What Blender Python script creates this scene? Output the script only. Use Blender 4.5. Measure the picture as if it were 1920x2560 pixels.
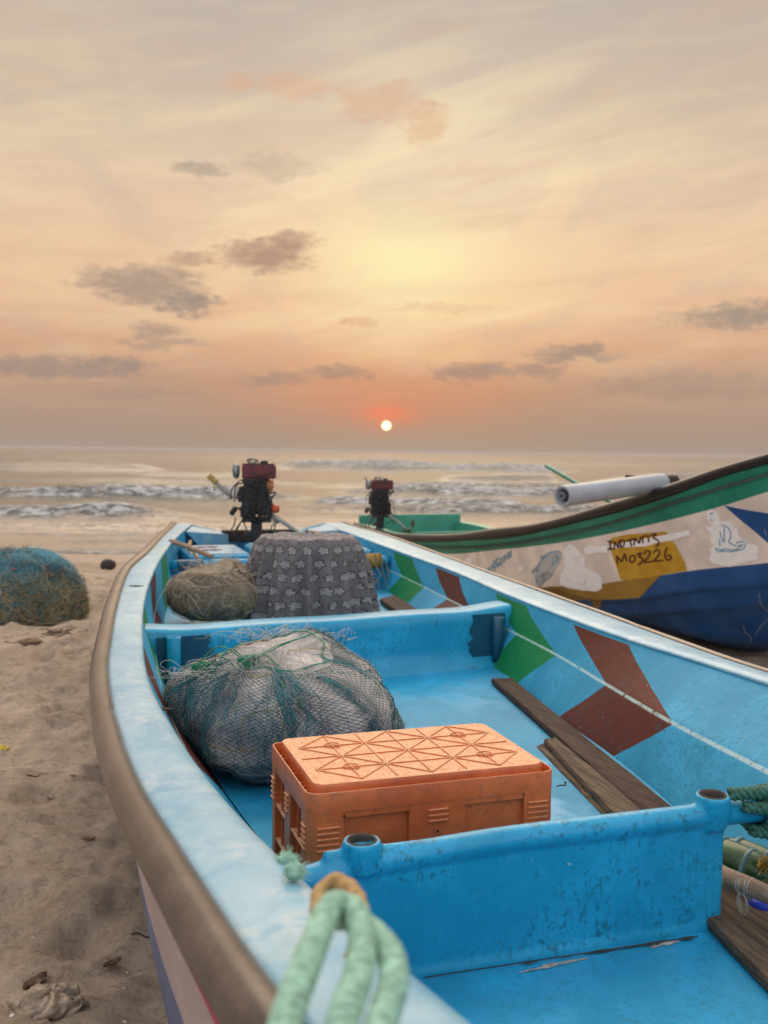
import bpy, bmesh, math, random
import numpy as np
from mathutils import Vector, Matrix
from mathutils.bvhtree import BVHTree
sc = bpy.context.scene
for o in list(bpy.data.objects): bpy.data.objects.remove(o)
COL = sc.collection
random.seed(7); RNG = np.random.default_rng(7)
PI = math.pi

# ------------------------------------------------------------------ camera
FPX, HZ, ROLL, EYE = 2450.0, 1129.0, math.radians(0.70), 1.55
PITCH = math.atan((1280-HZ)/FPX)
cam = bpy.data.cameras.new("camera"); camo = bpy.data.objects.new("camera", cam); COL.objects.link(camo)
cam.sensor_fit = 'VERTICAL'; cam.sensor_height = 36; cam.sensor_width = 27
cam.lens = 36*FPX/2560; cam.clip_end = 20000; cam.clip_start = 0.05
camo.matrix_world = Matrix.Translation((0, 0, EYE)) @ Matrix.Rotation(PI/2-PITCH, 4, 'X') @ Matrix.Rotation(ROLL, 4, 'Z')
cam.dof.use_dof = True; cam.dof.focus_distance = 2.7; cam.dof.aperture_fstop = 4.2
sc.camera = camo

def ray(u, v):
    X, Y = u-960, v-1280
    x = (X*math.cos(ROLL)+Y*math.sin(ROLL))/FPX; y = (-X*math.sin(ROLL)+Y*math.cos(ROLL))/FPX
    c, s = math.cos(PITCH), math.sin(PITCH)
    return np.array([x, c-y*s, -s-y*c])
def at_z(u, v, z):
    r = ray(u, v); return np.array([0, 0, EYE])+r*((z-EYE)/r[2])
def at_y(u, v, y):
    r = ray(u, v); return np.array([0, 0, EYE])+r*(y/r[1])

# ------------------------------------------------------------------ node helper
class T:
    def __init__(s, tree): s.t = tree; s.n = tree.nodes; s.l = tree.links
    def node(s, typ, **kw):
        n = s.n.new(typ)
        for k, v in kw.items(): setattr(n, k, v)
        return n
    def put(s, sock, val):
        if hasattr(val, 'is_output') or isinstance(val, bpy.types.NodeSocket): s.l.new(val, sock)
        elif isinstance(val, (tuple, list)):
            sock.default_value = tuple(val)+((1,) if len(val) == 3 and len(sock.default_value) == 4 else ())
        else: sock.default_value = val
    def m(s, op, a, b=0.0, c=0.0, clamp=False):
        n = s.node('ShaderNodeMath', operation=op, use_clamp=clamp)
        for i, v in enumerate((a, b, c)): s.put(n.inputs[i], v)
        return n.outputs[0]
    def mix(s, f, a, b, typ='MIX'):
        n = s.node('ShaderNodeMix', data_type='RGBA', blend_type=typ)
        s.put(n.inputs[0], f); s.put(n.inputs[6], a); s.put(n.inputs[7], b); return n.outputs[2]
    def noise(s, vec, scale, detail=4, rough=.55, dist=0, out=0):
        n = s.node('ShaderNodeTexNoise'); s.put(n.inputs['Vector'], vec)
        n.inputs['Scale'].default_value = scale; n.inputs['Detail'].default_value = detail
        n.inputs['Roughness'].default_value = rough; n.inputs['Distortion'].default_value = dist
        return n.outputs[out]
    def ss(s, v, lo, hi):
        n = s.node('ShaderNodeMapRange', interpolation_type='SMOOTHSTEP'); s.put(n.inputs[0], v)
        n.inputs[1].default_value = lo; n.inputs[2].default_value = hi; return n.outputs[0]
    def ramp(s, v, stops):
        n = s.node('ShaderNodeValToRGB'); s.put(n.inputs[0], v); e = n.color_ramp.elements
        while len(e) < len(stops): e.new(0.5)
        for i, (p, c) in enumerate(stops): e[i].position = p; e[i].color = tuple(c)+(1,)
        return n.outputs[0]
    def xyz(s, v):
        n = s.node('ShaderNodeSeparateXYZ'); s.put(n.inputs[0], v); return n.outputs
    def comb(s, x, y, z):
        n = s.node('ShaderNodeCombineXYZ'); s.put(n.inputs[0], x); s.put(n.inputs[1], y); s.put(n.inputs[2], z); return n.outputs[0]
    def scale(s, v, sx, sy, sz, rz=0):
        n = s.node('ShaderNodeMapping'); s.put(n.inputs[0], v); n.inputs['Scale'].default_value = (sx, sy, sz)
        n.inputs['Rotation'].default_value = (0, 0, rz); return n.outputs[0]
def lin(c):
    return tuple((x/255/12.92 if x/255 <= .04045 else ((x/255+.055)/1.055)**2.4) for x in c)

# ------------------------------------------------------------------ sky (world) and sun
w = bpy.data.worlds.new("World"); sc.world = w; w.use_nodes = True; w.node_tree.nodes.clear()
t = T(w.node_tree)
gen = t.node('ShaderNodeTexCoord').outputs['Generated']
X, Y, Z = t.xyz(gen)
el = t.m('MULTIPLY', t.m('ARCSINE', Z), 180/PI)
az = t.m('MULTIPLY', t.m('ARCTAN2', X, Y), 180/PI)
def azel(u, v):
    r = ray(u, v); r = r/np.linalg.norm(r); return math.degrees(math.atan2(r[0], r[1])), math.degrees(math.asin(r[2]))
SUNAZ, SUNEL = azel(966, 1064)
def elpos(e): return (e+2)/92
centre = [(-2, (168, 146, 126)), (.3, (176, 152, 130)), (2, (184, 150, 124)), (3.9, (206, 158, 122)), (5.8, (238, 184, 138)), (8, (251, 208, 160)),
          (10.9, (254, 221, 173)), (15.3, (244, 216, 182)), (19.5, (220, 200, 177)), (24, (196, 183, 170)), (38, (178, 172, 168)), (90, (166, 168, 174))]
side = [(-2, (160, 140, 126)), (.3, (168, 147, 131)), (2, (178, 150, 131)), (3.9, (190, 154, 130)), (5.8, (212, 167, 136)), (8, (228, 183, 149)),
        (10.9, (234, 196, 162)), (15.3, (222, 195, 169)), (19.5, (202, 183, 166)), (24, (188, 176, 167)), (38, (172, 169, 167)), (90, (166, 168, 174))]
elp = t.m('DIVIDE', t.m('ADD', el, 2.0), 92.0, clamp=True)
cc = t.ramp(elp, [(elpos(e), lin(c)) for e, c in centre])
cs = t.ramp(elp, [(elpos(e), lin(c)) for e, c in side])
daz = t.m('DIVIDE', t.m('SUBTRACT', az, SUNAZ+1.5), 11.0)
wc = t.m('EXPONENT', t.m('MULTIPLY', t.m('MULTIPLY', daz, daz), -1.0))
sky = t.mix(wc, cs, cc)
# thin high cloud: streaks on a plane overhead
zz = t.m('ADD', t.m('MAXIMUM', Z, 0.0), .10)
pl = t.comb(t.m('DIVIDE', X, zz), t.m('DIVIDE', Y, zz), 0.0)
n1 = t.noise(t.scale(pl, 1.1, .75, 1, .5), 1.0, 8, .6, .5)
n2 = t.noise(t.scale(pl, 2.6, 1.1, 1, -.35), 1.1, 9, .62, .9)
n3 = t.noise(t.scale(gen, 3, 3, 14), 2.2, 7, .6, .6)
hi = t.m('MULTIPLY', t.ss(el, 1.0, 7.0), t.m('SUBTRACT', 1.0, t.m('MULTIPLY', t.ss(el, 14, 30), .35)))
st1 = t.comb(t.m('MULTIPLY', az, .045), t.m('ADD', t.m('MULTIPLY', el, .30), t.m('MULTIPLY', az, -.075)), 0.0)
n4 = t.noise(st1, 1.5, 7, .52, .5)
st2 = t.comb(t.m('MULTIPLY', az, .08), t.m('ADD', t.m('MULTIPLY', el, .55), t.m('MULTIPLY', az, -.04)), 3.0)
n5 = t.noise(st2, 1.3, 8, .58, .6)
mid_ = t.m('MULTIPLY', t.ss(el, 4, 8), t.m('SUBTRACT', 1.0, t.ss(el, 17, 26)))
sky = t.mix(t.m('MULTIPLY', t.ss(n1, .46, .70), t.m('MULTIPLY', hi, .30)), sky, lin((246, 220, 176)))
sky = t.mix(t.m('MULTIPLY', t.ss(n2, .46, .68), t.m('MULTIPLY', hi, .26)), sky, lin((190, 174, 164)))
sky = t.mix(t.m('MULTIPLY', t.m('MULTIPLY', t.ss(n4, .44, .68), mid_), t.m('ADD', .12, t.m('MULTIPLY', wc, .42))), sky, lin((255, 236, 190)))
sky = t.mix(t.m('MULTIPLY', t.m('MULTIPLY', t.ss(n5, .46, .68), t.ss(el, 2.5, 6)), .24), sky, lin((212, 176, 146)))
sky = t.mix(t.m('MULTIPLY', t.m('MULTIPLY', t.ss(n5, .50, .34), hi), .18), sky, lin((250, 222, 172)))
# bright yellow heart of the cloud deck
def blob(a0, e0, wa, we, vec=None):
    A, E_ = (az, el) if vec is None else vec
    dx = t.m('DIVIDE', t.m('SUBTRACT', A, a0), wa); dy = t.m('DIVIDE', t.m('SUBTRACT', E_, e0), we)
    return t.m('ADD', t.m('MULTIPLY', dx, dx), t.m('MULTIPLY', dy, dy))
a0, e0 = azel(1000, 660)
yb = t.m('EXPONENT', t.m('MULTIPLY', blob(a0, e0, 4.5, 2.6), -1.0))
sky = t.mix(t.m('MULTIPLY', yb, t.m('ADD', .35, t.m('MULTIPLY', n3, .9)), clamp=True), sky, lin((255, 240, 184)))
# warped coordinates for the small low clouds
nv = t.node('ShaderNodeTexNoise'); t.put(nv.inputs['Vector'], t.scale(gen, 1, 1, 2.2)); nv.inputs['Scale'].default_value = 21; nv.inputs['Detail'].default_value = 9; nv.inputs['Roughness'].default_value = .72
nx_, ny_, nz_ = t.xyz(nv.outputs['Color'])
azw = t.m('ADD', az, t.m('MULTIPLY', t.m('SUBTRACT', nx_, .5), 4.2)); elw = t.m('ADD', el, t.m('MULTIPLY', t.m('SUBTRACT', ny_, .5), 2.2))
rag = t.m('MULTIPLY', t.m('SUBTRACT', t.noise(t.scale(gen, 1, 1, 2.6), 62, 7, .68, .4), .5), 3.2)
px2 = 1/FPX*180/PI
CL = [(359, 712, 160, 46, 0, .75), (474, 758, 80, 26, 0, .8), (660, 636, 120, 38, 1, .85), (725, 600, 70, 20, 1, .6), (463, 645, 60, 16, 1, .6),
      (399, 827, 60, 17, 0, .6), (411, 862, 105, 13, 0, .5), (116, 920, 230, 26, 0, .65), (300, 912, 80, 15, 0, .6), (683, 950, 95, 16, 0, .6),
      (845, 928, 92, 18, 0, .7), (900, 806, 40, 14, 2, .6), (1175, 929, 100, 21, 0, .75), (1331, 922, 80, 18, 0, .6), (1441, 885, 120, 17, 0, .75),
      (1860, 792, 160, 32, 0, .8), (1065, 310, 55, 46, 2, .6), (949, 252, 110, 38, 2, .55), (741, 222, 95, 24, 3, .5), (585, 212, 34, 16, 3, .5),
      (498, 422, 72, 18, 0, .5), (694, 417, 110, 28, 0, .28), (1111, 775, 150, 10, 2, .4), (347, 985, 150, 14, 0, .3), (1736, 962, 240, 32, 0, .4), (560, 700, 500, 60, 2, .12)]
CC = [lin((152, 138, 128)), lin((172, 138, 120)), lin((214, 155, 122)), lin((228, 168, 132))]
for (u, v, hw, hh, ci, stn) in CL:
    a0, e0 = azel(u, v)
    d = t.m('ADD', blob(a0, e0, hw*px2*.95, hh*px2*1.05, (azw, elw)), rag)
    sky = t.mix(t.m('MULTIPLY', t.m('SUBTRACT', 1.0, t.ss(d, -.1, 1.7)), stn*(1.0 if ci < 2 else .7)), sky, CC[ci])
# red haze over the sun
a0, e0 = azel(966, 1036)
rb = t.m('EXPONENT', t.m('MULTIPLY', blob(a0, e0, 1.5, .65, (az, elw)), -1.0))
sky = t.mix(t.m('MULTIPLY', rb, .75), sky, lin((255, 134, 92)))
a0, e0 = azel(966, 1000)
rb = t.m('EXPONENT', t.m('MULTIPLY', blob(a0, e0, 7, 1.6), -1.0))
sky = t.mix(t.m('MULTIPLY', rb, .38), sky, lin((238, 140, 100)))
# brighter, cooler sky behind and above the viewer
back = t.ss(t.m('MULTIPLY', Y, -1.0), -.35, .8)
sky = t.mix(t.m('MULTIPLY', back, .6), sky, (.42, .50, .64))
# the disc of the sun
dirn = t.node('ShaderNodeVectorMath', operation='DOT_PRODUCT'); t.put(dirn.inputs[0], gen)
sd = (math.sin(math.radians(SUNAZ))*math.cos(math.radians(SUNEL)), math.cos(math.radians(SUNAZ))*math.cos(math.radians(SUNEL)), math.sin(math.radians(SUNEL)))
dirn.inputs[1].default_value = sd
disc = t.ss(dirn.outputs['Value'], math.cos(math.radians(.30)), math.cos(math.radians(.24)))
sky = t.mix(disc, sky, (2.2, 1.9, 1.0))
gain = t.m('ADD', 1.0, t.m('MULTIPLY', t.m('MAXIMUM', back, t.ss(el, 26, 50)), 1.3))
bg = t.node('ShaderNodeBackground'); t.put(bg.inputs[0], sky); t.put(bg.inputs[1], gain)
ow = t.node('ShaderNodeOutputWorld'); t.l.new(bg.outputs[0], ow.inputs[0])

sun = bpy.data.lights.new("sun", 'SUN'); suno = bpy.data.objects.new("sun", sun); COL.objects.link(suno)
sun.energy = 1.8; sun.angle = math.radians(52); sun.color = (1, .76, .54)
sv = Vector((math.sin(math.radians(SUNAZ+1))*math.cos(math.radians(42)), math.cos(math.radians(SUNAZ+1))*math.cos(math.radians(42)), math.sin(math.radians(42))))
suno.rotation_euler = sv.to_track_quat('Z', 'Y').to_euler(); suno['label'] = "low hazy sun over the sea"
sc.view_settings.view_transform = 'Standard'; sc.view_settings.look = 'None'; sc.view_settings.gamma = 1
sc.view_settings.exposure = 0.0
sc.render.engine = 'CYCLES'
sc.cycles.max_bounces = 6; sc.cycles.transparent_max_bounces = 8

# ------------------------------------------------------------------ noise in numpy
def vnoise(x, y, seed=0):
    x = np.asarray(x, float); y = np.asarray(y, float)
    xi = np.floor(x).astype(np.int64); yi = np.floor(y).astype(np.int64); xf = x-xi; yf = y-yi
    def h(a, b):
        n = (a*374761393+b*668265263+seed*1442695041) & 0x7fffffff
        n = ((n ^ (n >> 13))*1274126177) & 0x7fffffff
        return ((n ^ (n >> 16)) & 0xffff)/65535.0
    u = xf*xf*(3-2*xf); v = yf*yf*(3-2*yf)
    return (h(xi, yi)*(1-u)+h(xi+1, yi)*u)*(1-v)+(h(xi, yi+1)*(1-u)+h(xi+1, yi+1)*u)*v
def fbm(x, y, seed=0, oct=4, gain=.5):
    s = 0; a = 1; tot = 0
    for i in range(oct):
        s = s+a*vnoise(x*2**i, y*2**i, seed+i*17); tot += a; a *= gain
    return s/tot-.5
def sm(x, a, b):
    q = np.clip((x-a)/(b-a), 0, 1); return q*q*(3-2*q)

# ------------------------------------------------------------------ mesh helper
def tag(o, label=None, cat=None, group=None, kind=None):
    if label: o['label'] = label
    if cat: o['category'] = cat
    if group: o['group'] = group
    if kind: o['kind'] = kind
    return o
def thing(name, loc, label, cat, group=None):
    o = bpy.data.objects.new(name, None); COL.objects.link(o); o.location = tuple(float(q) for q in loc); o.empty_display_size = .1
    return tag(o, label, cat, group)
class MB:
    def __init__(s): s.v = []; s.f = []; s.m = []; s.uv = []
    def add(s, v, f, mi=0, uv=None):
        b = len(s.v); s.v += [tuple(map(float, p)) for p in v]; s.f += [tuple(int(i)+b for i in q) for q in f]; s.m += [mi]*len(f)
        s.uv += [tuple(map(float, q)) for q in uv] if uv is not None else [(0, 0)]*len(v)
        return s
    def box(s, c, d, R=None, mi=0, taper=1.0):
        c = np.array(c, float); d = np.array(d, float)/2
        P = np.array([[x, y, z] for z in (-1, 1) for y in (-1, 1) for x in (-1, 1)], float)
        P[4:, :2] *= taper
        P = P*d
        if R is not None: P = P @ np.array(R).T
        return s.add(P+c, [(0, 2, 3, 1), (4, 5, 7, 6), (0, 1, 5, 4), (2, 6, 7, 3), (0, 4, 6, 2), (1, 3, 7, 5)], mi)
    def grid(s, P, mi=0, uv=None, flip=False, closed=False):
        P = np.asarray(P, float); n, m_ = P.shape[:2]; f = []
        for i in range(n-1):
            for j in range(m_-1 if not closed else m_):
                k = (j+1) % m_; q = (i*m_+j, i*m_+k, (i+1)*m_+k, (i+1)*m_+j); f.append(q[::-1] if flip else q)
        return s.add(P.reshape(-1, 3), f, mi, None if uv is None else np.asarray(uv).reshape(-1, 2))
    def tube(s, path, r, n=8, mi=0, caps=True, closed=False):
        P = np.asarray(path, float); N = len(P); r = np.ones(N)*r
        if closed: T_ = np.roll(P, -1, 0)-np.roll(P, 1, 0)
        else: T_ = np.gradient(P, axis=0)
        T_ /= np.linalg.norm(T_, axis=1)[:, None]+1e-9
        nrm = np.zeros_like(P); up = np.array([0, 0, 1.]) if abs(T_[0][2]) < .9 else np.array([1., 0, 0])
        a = np.cross(T_[0], up); a /= np.linalg.norm(a)
        for i in range(N):
            a = a-T_[i]*np.dot(a, T_[i]); a /= np.linalg.norm(a)+1e-9; nrm[i] = a
        bn = np.cross(T_, nrm); th = np.arange(n)*2*PI/n
        V = P[:, None]+(nrm[:, None]*np.cos(th)[None, :, None]+bn[:, None]*np.sin(th)[None, :, None])*r[:, None, None]
        if closed: V = np.concatenate([V, V[:1]])
        s.grid(V, mi, closed=True, flip=True)
        if caps and not closed:
            b = len(s.v)-N*n; s.f += [tuple(range(b, b+n)), tuple(range(b+N*n-1, b+N*n-n-1, -1))]; s.m += [mi, mi]
        return s
    def lathe(s, prof, c=(0, 0, 0), n=24, R=None, mi=0, sx=1, sy=1):
        th = np.arange(n)*2*PI/n; P = np.array([[(r*math.cos(a)*sx, r*math.sin(a)*sy, z) for a in th] for r, z in prof])
        if R is not None: P = P @ np.array(R).T
        return s.grid(P+np.array(c), mi, closed=True)
    def ball(s, c, r, n=12, mi=0, noise=0, seed=1, R=None):
        r = np.ones(3)*np.array(r); rows = []
        for i in range(n+1):
            ph = PI*i/n; row = []
            for j in range(2*n):
                a = PI*j/n; k = 1+noise*(math.sin(a*3+seed)*math.sin(ph*4+seed*2)+.6*math.sin(a*5+seed*3+ph*3)*math.sin(ph))
                row.append((math.sin(ph)*math.cos(a)*k, math.sin(ph)*math.sin(a)*k, math.cos(ph)*k))
            rows.append(row)
        P = np.array(rows)*r
        if R is not None: P = P @ np.array(R).T
        return s.grid(P+np.array(c), mi, closed=True, flip=True)
    def build(s, name, mats, parent=None, smooth=True, bevel=0, merge=0, auto=None, origin=None):
        me = bpy.data.meshes.new(name)
        mats = mats if isinstance(mats, (list, tuple)) else [mats]
        o = bpy.data.objects.new(name, me); COL.objects.link(o)
        V = np.array(s.v)
        if parent is not None:
            M = world(parent).inverted(); o.parent = parent
            Mn = np.array(M); V = V @ Mn[:3, :3].T+Mn[:3, 3]
        else:
            c = np.array([(V[:, 0].min()+V[:, 0].max())/2, (V[:, 1].min()+V[:, 1].max())/2, V[:, 2].min()]) if origin is None else np.array(origin)
            o.location = c; V = V-c
        me.from_pydata(V.tolist(), [], s.f)
        for m_ in mats: me.materials.append(m_)
        me.polygons.foreach_set('material_index', s.m)
        if any(u != (0, 0) for u in s.uv):
            ul = me.uv_layers.new(name='UVMap'); li = np.zeros(len(me.loops), int); me.loops.foreach_get('vertex_index', li)
            ul.data.foreach_set('uv', np.array(s.uv, float)[li].ravel())
        if merge:
            bm = bmesh.new(); bm.from_mesh(me); bmesh.ops.remove_doubles(bm, verts=bm.verts, dist=merge); bm.to_mesh(me); bm.free()
        me.polygons.foreach_set('use_smooth', [bool(smooth)]*len(me.polygons))
        if auto is not None:
            me.set_sharp_from_angle(angle=math.radians(auto))
        if bevel:
            b = o.modifiers.new('bevel', 'BEVEL'); b.width = bevel; b.segments = 2; b.limit_method = 'ANGLE'; b.angle_limit = math.radians(40)
        me.update(); return o
def world(o):
    M = o.matrix_basis.copy() if o.rotation_mode else o.matrix_basis.copy()
    while o.parent: o = o.parent; M = o.matrix_basis @ M
    return M
def rotz(a): c, s = math.cos(a), math.sin(a); return np.array([[c, -s, 0], [s, c, 0], [0, 0, 1]])
def rotx(a): c, s = math.cos(a), math.sin(a); return np.array([[1, 0, 0], [0, c, -s], [0, s, c]])
def roty(a): c, s = math.cos(a), math.sin(a); return np.array([[c, 0, s], [0, 1, 0], [-s, 0, c]])
def align(d):
    return np.array(Vector(d).to_track_quat('Z', 'Y').to_matrix())
def spline(pts, n):
    P = np.array(pts, float); N = len(P)
    d = np.r_[0, np.cumsum(np.linalg.norm(np.diff(P, axis=0), axis=1))]; m_ = np.zeros_like(P)
    for i in range(N):
        a, b = max(i-1, 0), min(i+1, N-1); m_[i] = (P[b]-P[a])/(d[b]-d[a]+1e-9)
    q = np.linspace(0, d[-1], n); out = []
    for x in q:
        i = min(np.searchsorted(d, x, side='right')-1, N-2); h = d[i+1]-d[i]; u = (x-d[i])/h
        out.append((2*u**3-3*u**2+1)*P[i]+(u**3-2*u**2+u)*h*m_[i]+(-2*u**3+3*u**2)*P[i+1]+(u**3-u**2)*h*m_[i+1])
    return np.array(out)
def rope3(mb, path, r, twist=60, mi=0, sides=7, strand=.50, rad=.64):
    P = np.asarray(path, float); T_ = np.gradient(P, axis=0); L = np.r_[0, np.cumsum(np.linalg.norm(np.diff(P, axis=0), axis=1))]
    T_ /= np.linalg.norm(T_, axis=1)[:, None]; a = np.cross(T_[0], [.3, .2, 1]); nr = []
    for i in range(len(P)):
        a = a-T_[i]*np.dot(a, T_[i]); a /= np.linalg.norm(a); nr.append(a)
    nr = np.array(nr); bn = np.cross(T_, nr)
    for k in range(3):
        th = L*twist+k*2*PI/3
        mb.tube(P+(nr*np.cos(th)[:, None]+bn*np.sin(th)[:, None])*r*rad, r*strand, sides, mi)

# ------------------------------------------------------------------ materials
def material(name, fn):
    m_ = bpy.data.materials.new(name); m_.use_nodes = True; m_.node_tree.nodes.clear(); q = T(m_.node_tree)
    b = q.node('ShaderNodeBsdfPrincipled'); o = q.node('ShaderNodeOutputMaterial'); q.l.new(b.outputs[0], o.inputs[0])
    co = q.node('ShaderNodeTexCoord'); geo = q.node('ShaderNodeNewGeometry')
    q.pos = geo.outputs['Position']; q.obj = co.outputs['Object']; q.uvc = co.outputs['UV']
    q.b = b
    def S(**kw):
        for k, v in kw.items(): q.put(b.inputs[k.replace('_', ' ')], v)
    def bump(h, strength=.4, dist=.002):
        n = q.node('ShaderNodeBump'); q.put(n.inputs['Height'], h); n.inputs['Strength'].default_value = strength; n.inputs['Distance'].default_value = dist
        q.l.new(n.outputs[0], b.inputs['Normal'])
    fn(q, S, bump); return m_
def plain(name, col, rough=.6, metal=0, var=.25, sc_=30, bmp=.25):
    def fn(q, S, bump):
        n = q.noise(q.pos, sc_, 6, .6); n2 = q.noise(q.pos, sc_*.17, 4, .6)
        c = q.mix(q.ss(n, .3, .75), tuple(x*(1-var) for x in col), tuple(min(1, x*(1+var)) for x in col))
        c = q.mix(q.m('MULTIPLY', q.ss(n2, .45, .7), .5*min(1, var*2)), c, tuple(x*.55 for x in col))
        S(Base_Color=c, Roughness=rough, Metallic=metal); bump(n, bmp, .003)
    return material(name, fn)

BLUE = (.008, .335, .560)
def painted(name, base, chev=False, grid=False, grime=.5, rough=.34, line=False, sc1=1.0, weave=False):
    def fn(q, S, bump):
        P = q.pos
        big = q.noise(P, 3.5*sc1, 6, .6, .4); mid = q.noise(P, 17*sc1, 7, .68, .5); fine = q.noise(P, 90, 5, .6); mic = q.noise(P, 420, 3, .6)
        c = q.mix(q.ss(big, .35, .68), tuple(x*.84 for x in base), tuple(min(1, x*1.12+.012) for x in base))
        c = q.mix(q.m('MULTIPLY', q.ss(mid, .55, .72), .22), c, tuple(min(1, x*1.15+.05) for x in base))
        hgt = None
        if chev:
            U, V, _ = q.xyz(q.uvc)
            up = q.m('MAXIMUM', q.m('SUBTRACT', q.m('MULTIPLY', V, 2.0), 1.0), 0.0); dn = q.m('MAXIMUM', q.m('SUBTRACT', 1.0, q.m('MULTIPLY', V, 2.0)), 0.0)
            wob = q.m('MULTIPLY', q.m('SUBTRACT', q.noise(P, 8, 3), .5), .02)
            def edge(g, l, f):
                e = q.m('ADD', q.m('ADD', l, q.m('MULTIPLY', q.m('MULTIPLY', up, q.m('SUBTRACT', 1.0, up)), (g-l)*.5)), q.m('ADD', q.m('MULTIPLY', up, g-l), q.m('MULTIPLY', dn, f-l))); return q.m('ADD', e, wob)
            GR, BR = (.005, .21, .062), (.110, .022, .012)
            vert = q.noise(q.scale(P, 30, 30, 4), 5, 5, .6)
            for (g0, g1, l0, l1, f0, f1, cc_) in [(6.59, 6.2, 6.32, 5.85, 6.5, 5.92, GR), (5.78, 5.36, 5.38, 4.95, 5.5, 5.05, BR), (4.72, 4.31, 4.29, 3.81, 4.44, 4.04, GR), (3.81, 3.34, 3.26, 2.69, 3.46, 2.95, BR)]:
                a = q.m('SUBTRACT', edge(g0, l0, f0), U); b_ = q.m('SUBTRACT', U, edge(g1, l1, f1))
                mk = q.ss(q.m('MINIMUM', a, b_), -.002, .003)
                mk = q.m('MULTIPLY', mk, q.m('SUBTRACT', 1.0, q.ss(V, .955, .97)))
                c2 = q.mix(q.ss(vert, .38, .66), tuple(x*.8 for x in cc_), tuple(x*1.18 for x in cc_))
                c = q.mix(mk, c, c2)
            lm = q.m('SUBTRACT', 1.0, q.ss(q.m('ABSOLUTE', q.m('SUBTRACT', V, .5)), .009, .019))
            lm = q.m('MULTIPLY', lm, q.ss(q.noise(P, 22, 5, .7), .33, .46))
            c = q.mix(q.m('MULTIPLY', lm, .75), c, (.50, .68, .66))
        # dark mould, chips and scratches
        g1 = q.m('MULTIPLY', q.ss(q.noise(P, 31*sc1, 8, .72, .8), .50, .62), q.ss(big, .42, .54)); sp = q.ss(fine, .62, .70)
        str_ = q.m('MULTIPLY', q.ss(q.noise(q.scale(P, 9, 9, 1.2), 9, 5, .7), .52, .64), q.ss(big, .40, .55))
        c = q.mix(q.m('MULTIPLY', q.m('MAXIMUM', q.m('MULTIPLY', q.m('MAXIMUM', g1, str_), q.ss(fine, .40, .56)), q.m('MULTIPLY', sp, .7)), grime), c, (.012, .085, .10))
        c = q.mix(q.m('MULTIPLY', q.ss(q.noise(P, 60, 3, .5), .735, .76), .5), c, (.6, .62, .55))
        h = q.m('ADD', q.m('MULTIPLY', mid, 1.0), q.m('MULTIPLY', fine, .35))
        h = q.m('ADD', h, q.m('MULTIPLY', mic, .12))
        if weave:
            x, y, z = q.xyz(q.scale(P, 1, 1, 1, math.radians(-18)))
            wv = q.m('MULTIPLY', q.m('SINE', q.m('MULTIPLY', q.m('ADD', x, y), 640.0)), q.m('SINE', q.m('MULTIPLY', q.m('SUBTRACT', x, y), 520.0)))
            wm = q.ss(q.noise(P, 2.3, 4, .6), .40, .52)
            wv = q.m('MULTIPLY', wv, wm)
            h = q.m('ADD', h, q.m('MULTIPLY', wv, .55))
            c = q.mix(q.m('MULTIPLY', q.ss(wv, .1, -.7), .38), c, tuple(x_*.45 for x_ in base))
        rgh = q.m('ADD', rough*(1.2 if chev else .55), q.m('MULTIPLY', mid, .25))
        S(Base_Color=c, Roughness=rgh, Specular_IOR_Level=.22 if chev else .45); bump(h, .6 if chev else .5, .004)
    return material(name, fn)
M = {}
M['blue'] = painted('blue_paint', BLUE, grime=.66)
M['deck'] = painted('deck_paint', (.016, .36, .62), grime=.4, weave=True, rough=.38)
M['side'] = painted('striped_side_paint', (.030, .33, .55), chev=True, grime=.5)
def gun_fn(q, S, bump):
    P = q.pos; a = q.noise(P, 5.5, 7, .66, .8); b_ = q.noise(P, 26, 6, .7, .6); c_ = q.noise(P, 140, 5, .7); d = q.noise(P, 3, 4, .6, .4)
    c = q.mix(q.ss(a, .36, .64), (.13, .37, .54), (.27, .49, .61))
    c = q.mix(q.m('MULTIPLY', q.m('MULTIPLY', q.ss(b_, .44, .66), q.ss(d, .45, .62)), .55), c, (.60, .65, .66))
    c = q.mix(q.m('MULTIPLY', q.ss(c_, .50, .68), .18), c, (.30, .52, .60))
    c = q.mix(q.m('MULTIPLY', q.ss(q.noise(P, 2.1, 5, .7, .5), .56, .66), .50), c, (.26, .42, .36))
    c = q.mix(q.m('MULTIPLY', q.m('MULTIPLY', q.ss(b_, .60, .68), q.ss(c_, .48, .58)), .8), c, (.22, .17, .12))
    S(Base_Color=c, Roughness=q.m('ADD', .20, q.m('MULTIPLY', b_, .22)), Specular_IOR_Level=.55); bump(q.m('ADD', q.m('MULTIPLY', a, .8), q.m('MULTIPLY', b_, .2)), .15, .003)
M['gunwale'] = material('worn_gunwale_paint', gun_fn)
def rail_fn(q, S, bump):
    P = q.pos; a = q.noise(P, 9, 5, .6); b_ = q.noise(P, 120, 5, .7); d = q.noise(q.scale(P, 1, 1, 6), 30, 5, .7)
    c = q.mix(q.ss(a, .35, .65), (.030, .024, .022), (.070, .055, .049)); c = q.mix(q.m('MULTIPLY', q.ss(b_, .52, .66), .22), c, (.26, .21, .18))
    c = q.mix(q.m('MULTIPLY', q.ss(d, .66, .74), .5), c, (.08, .06, .05))
    S(Base_Color=c, Roughness=.24, Specular_IOR_Level=.75); bump(q.m('ADD', b_, d), .2, .002)
M['rail'] = material('dusty_rubber_rail', rail_fn)
M['palehull'] = painted('pale_hull_paint', (.46, .38, .38), grime=.25, rough=.5)
M['hullblue'] = painted('dull_blue_hull_paint', (.10, .15, .30), grime=.35, rough=.5)
M['magenta'] = plain('magenta_pinstripe', (.45, .03, .10), .5)
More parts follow.
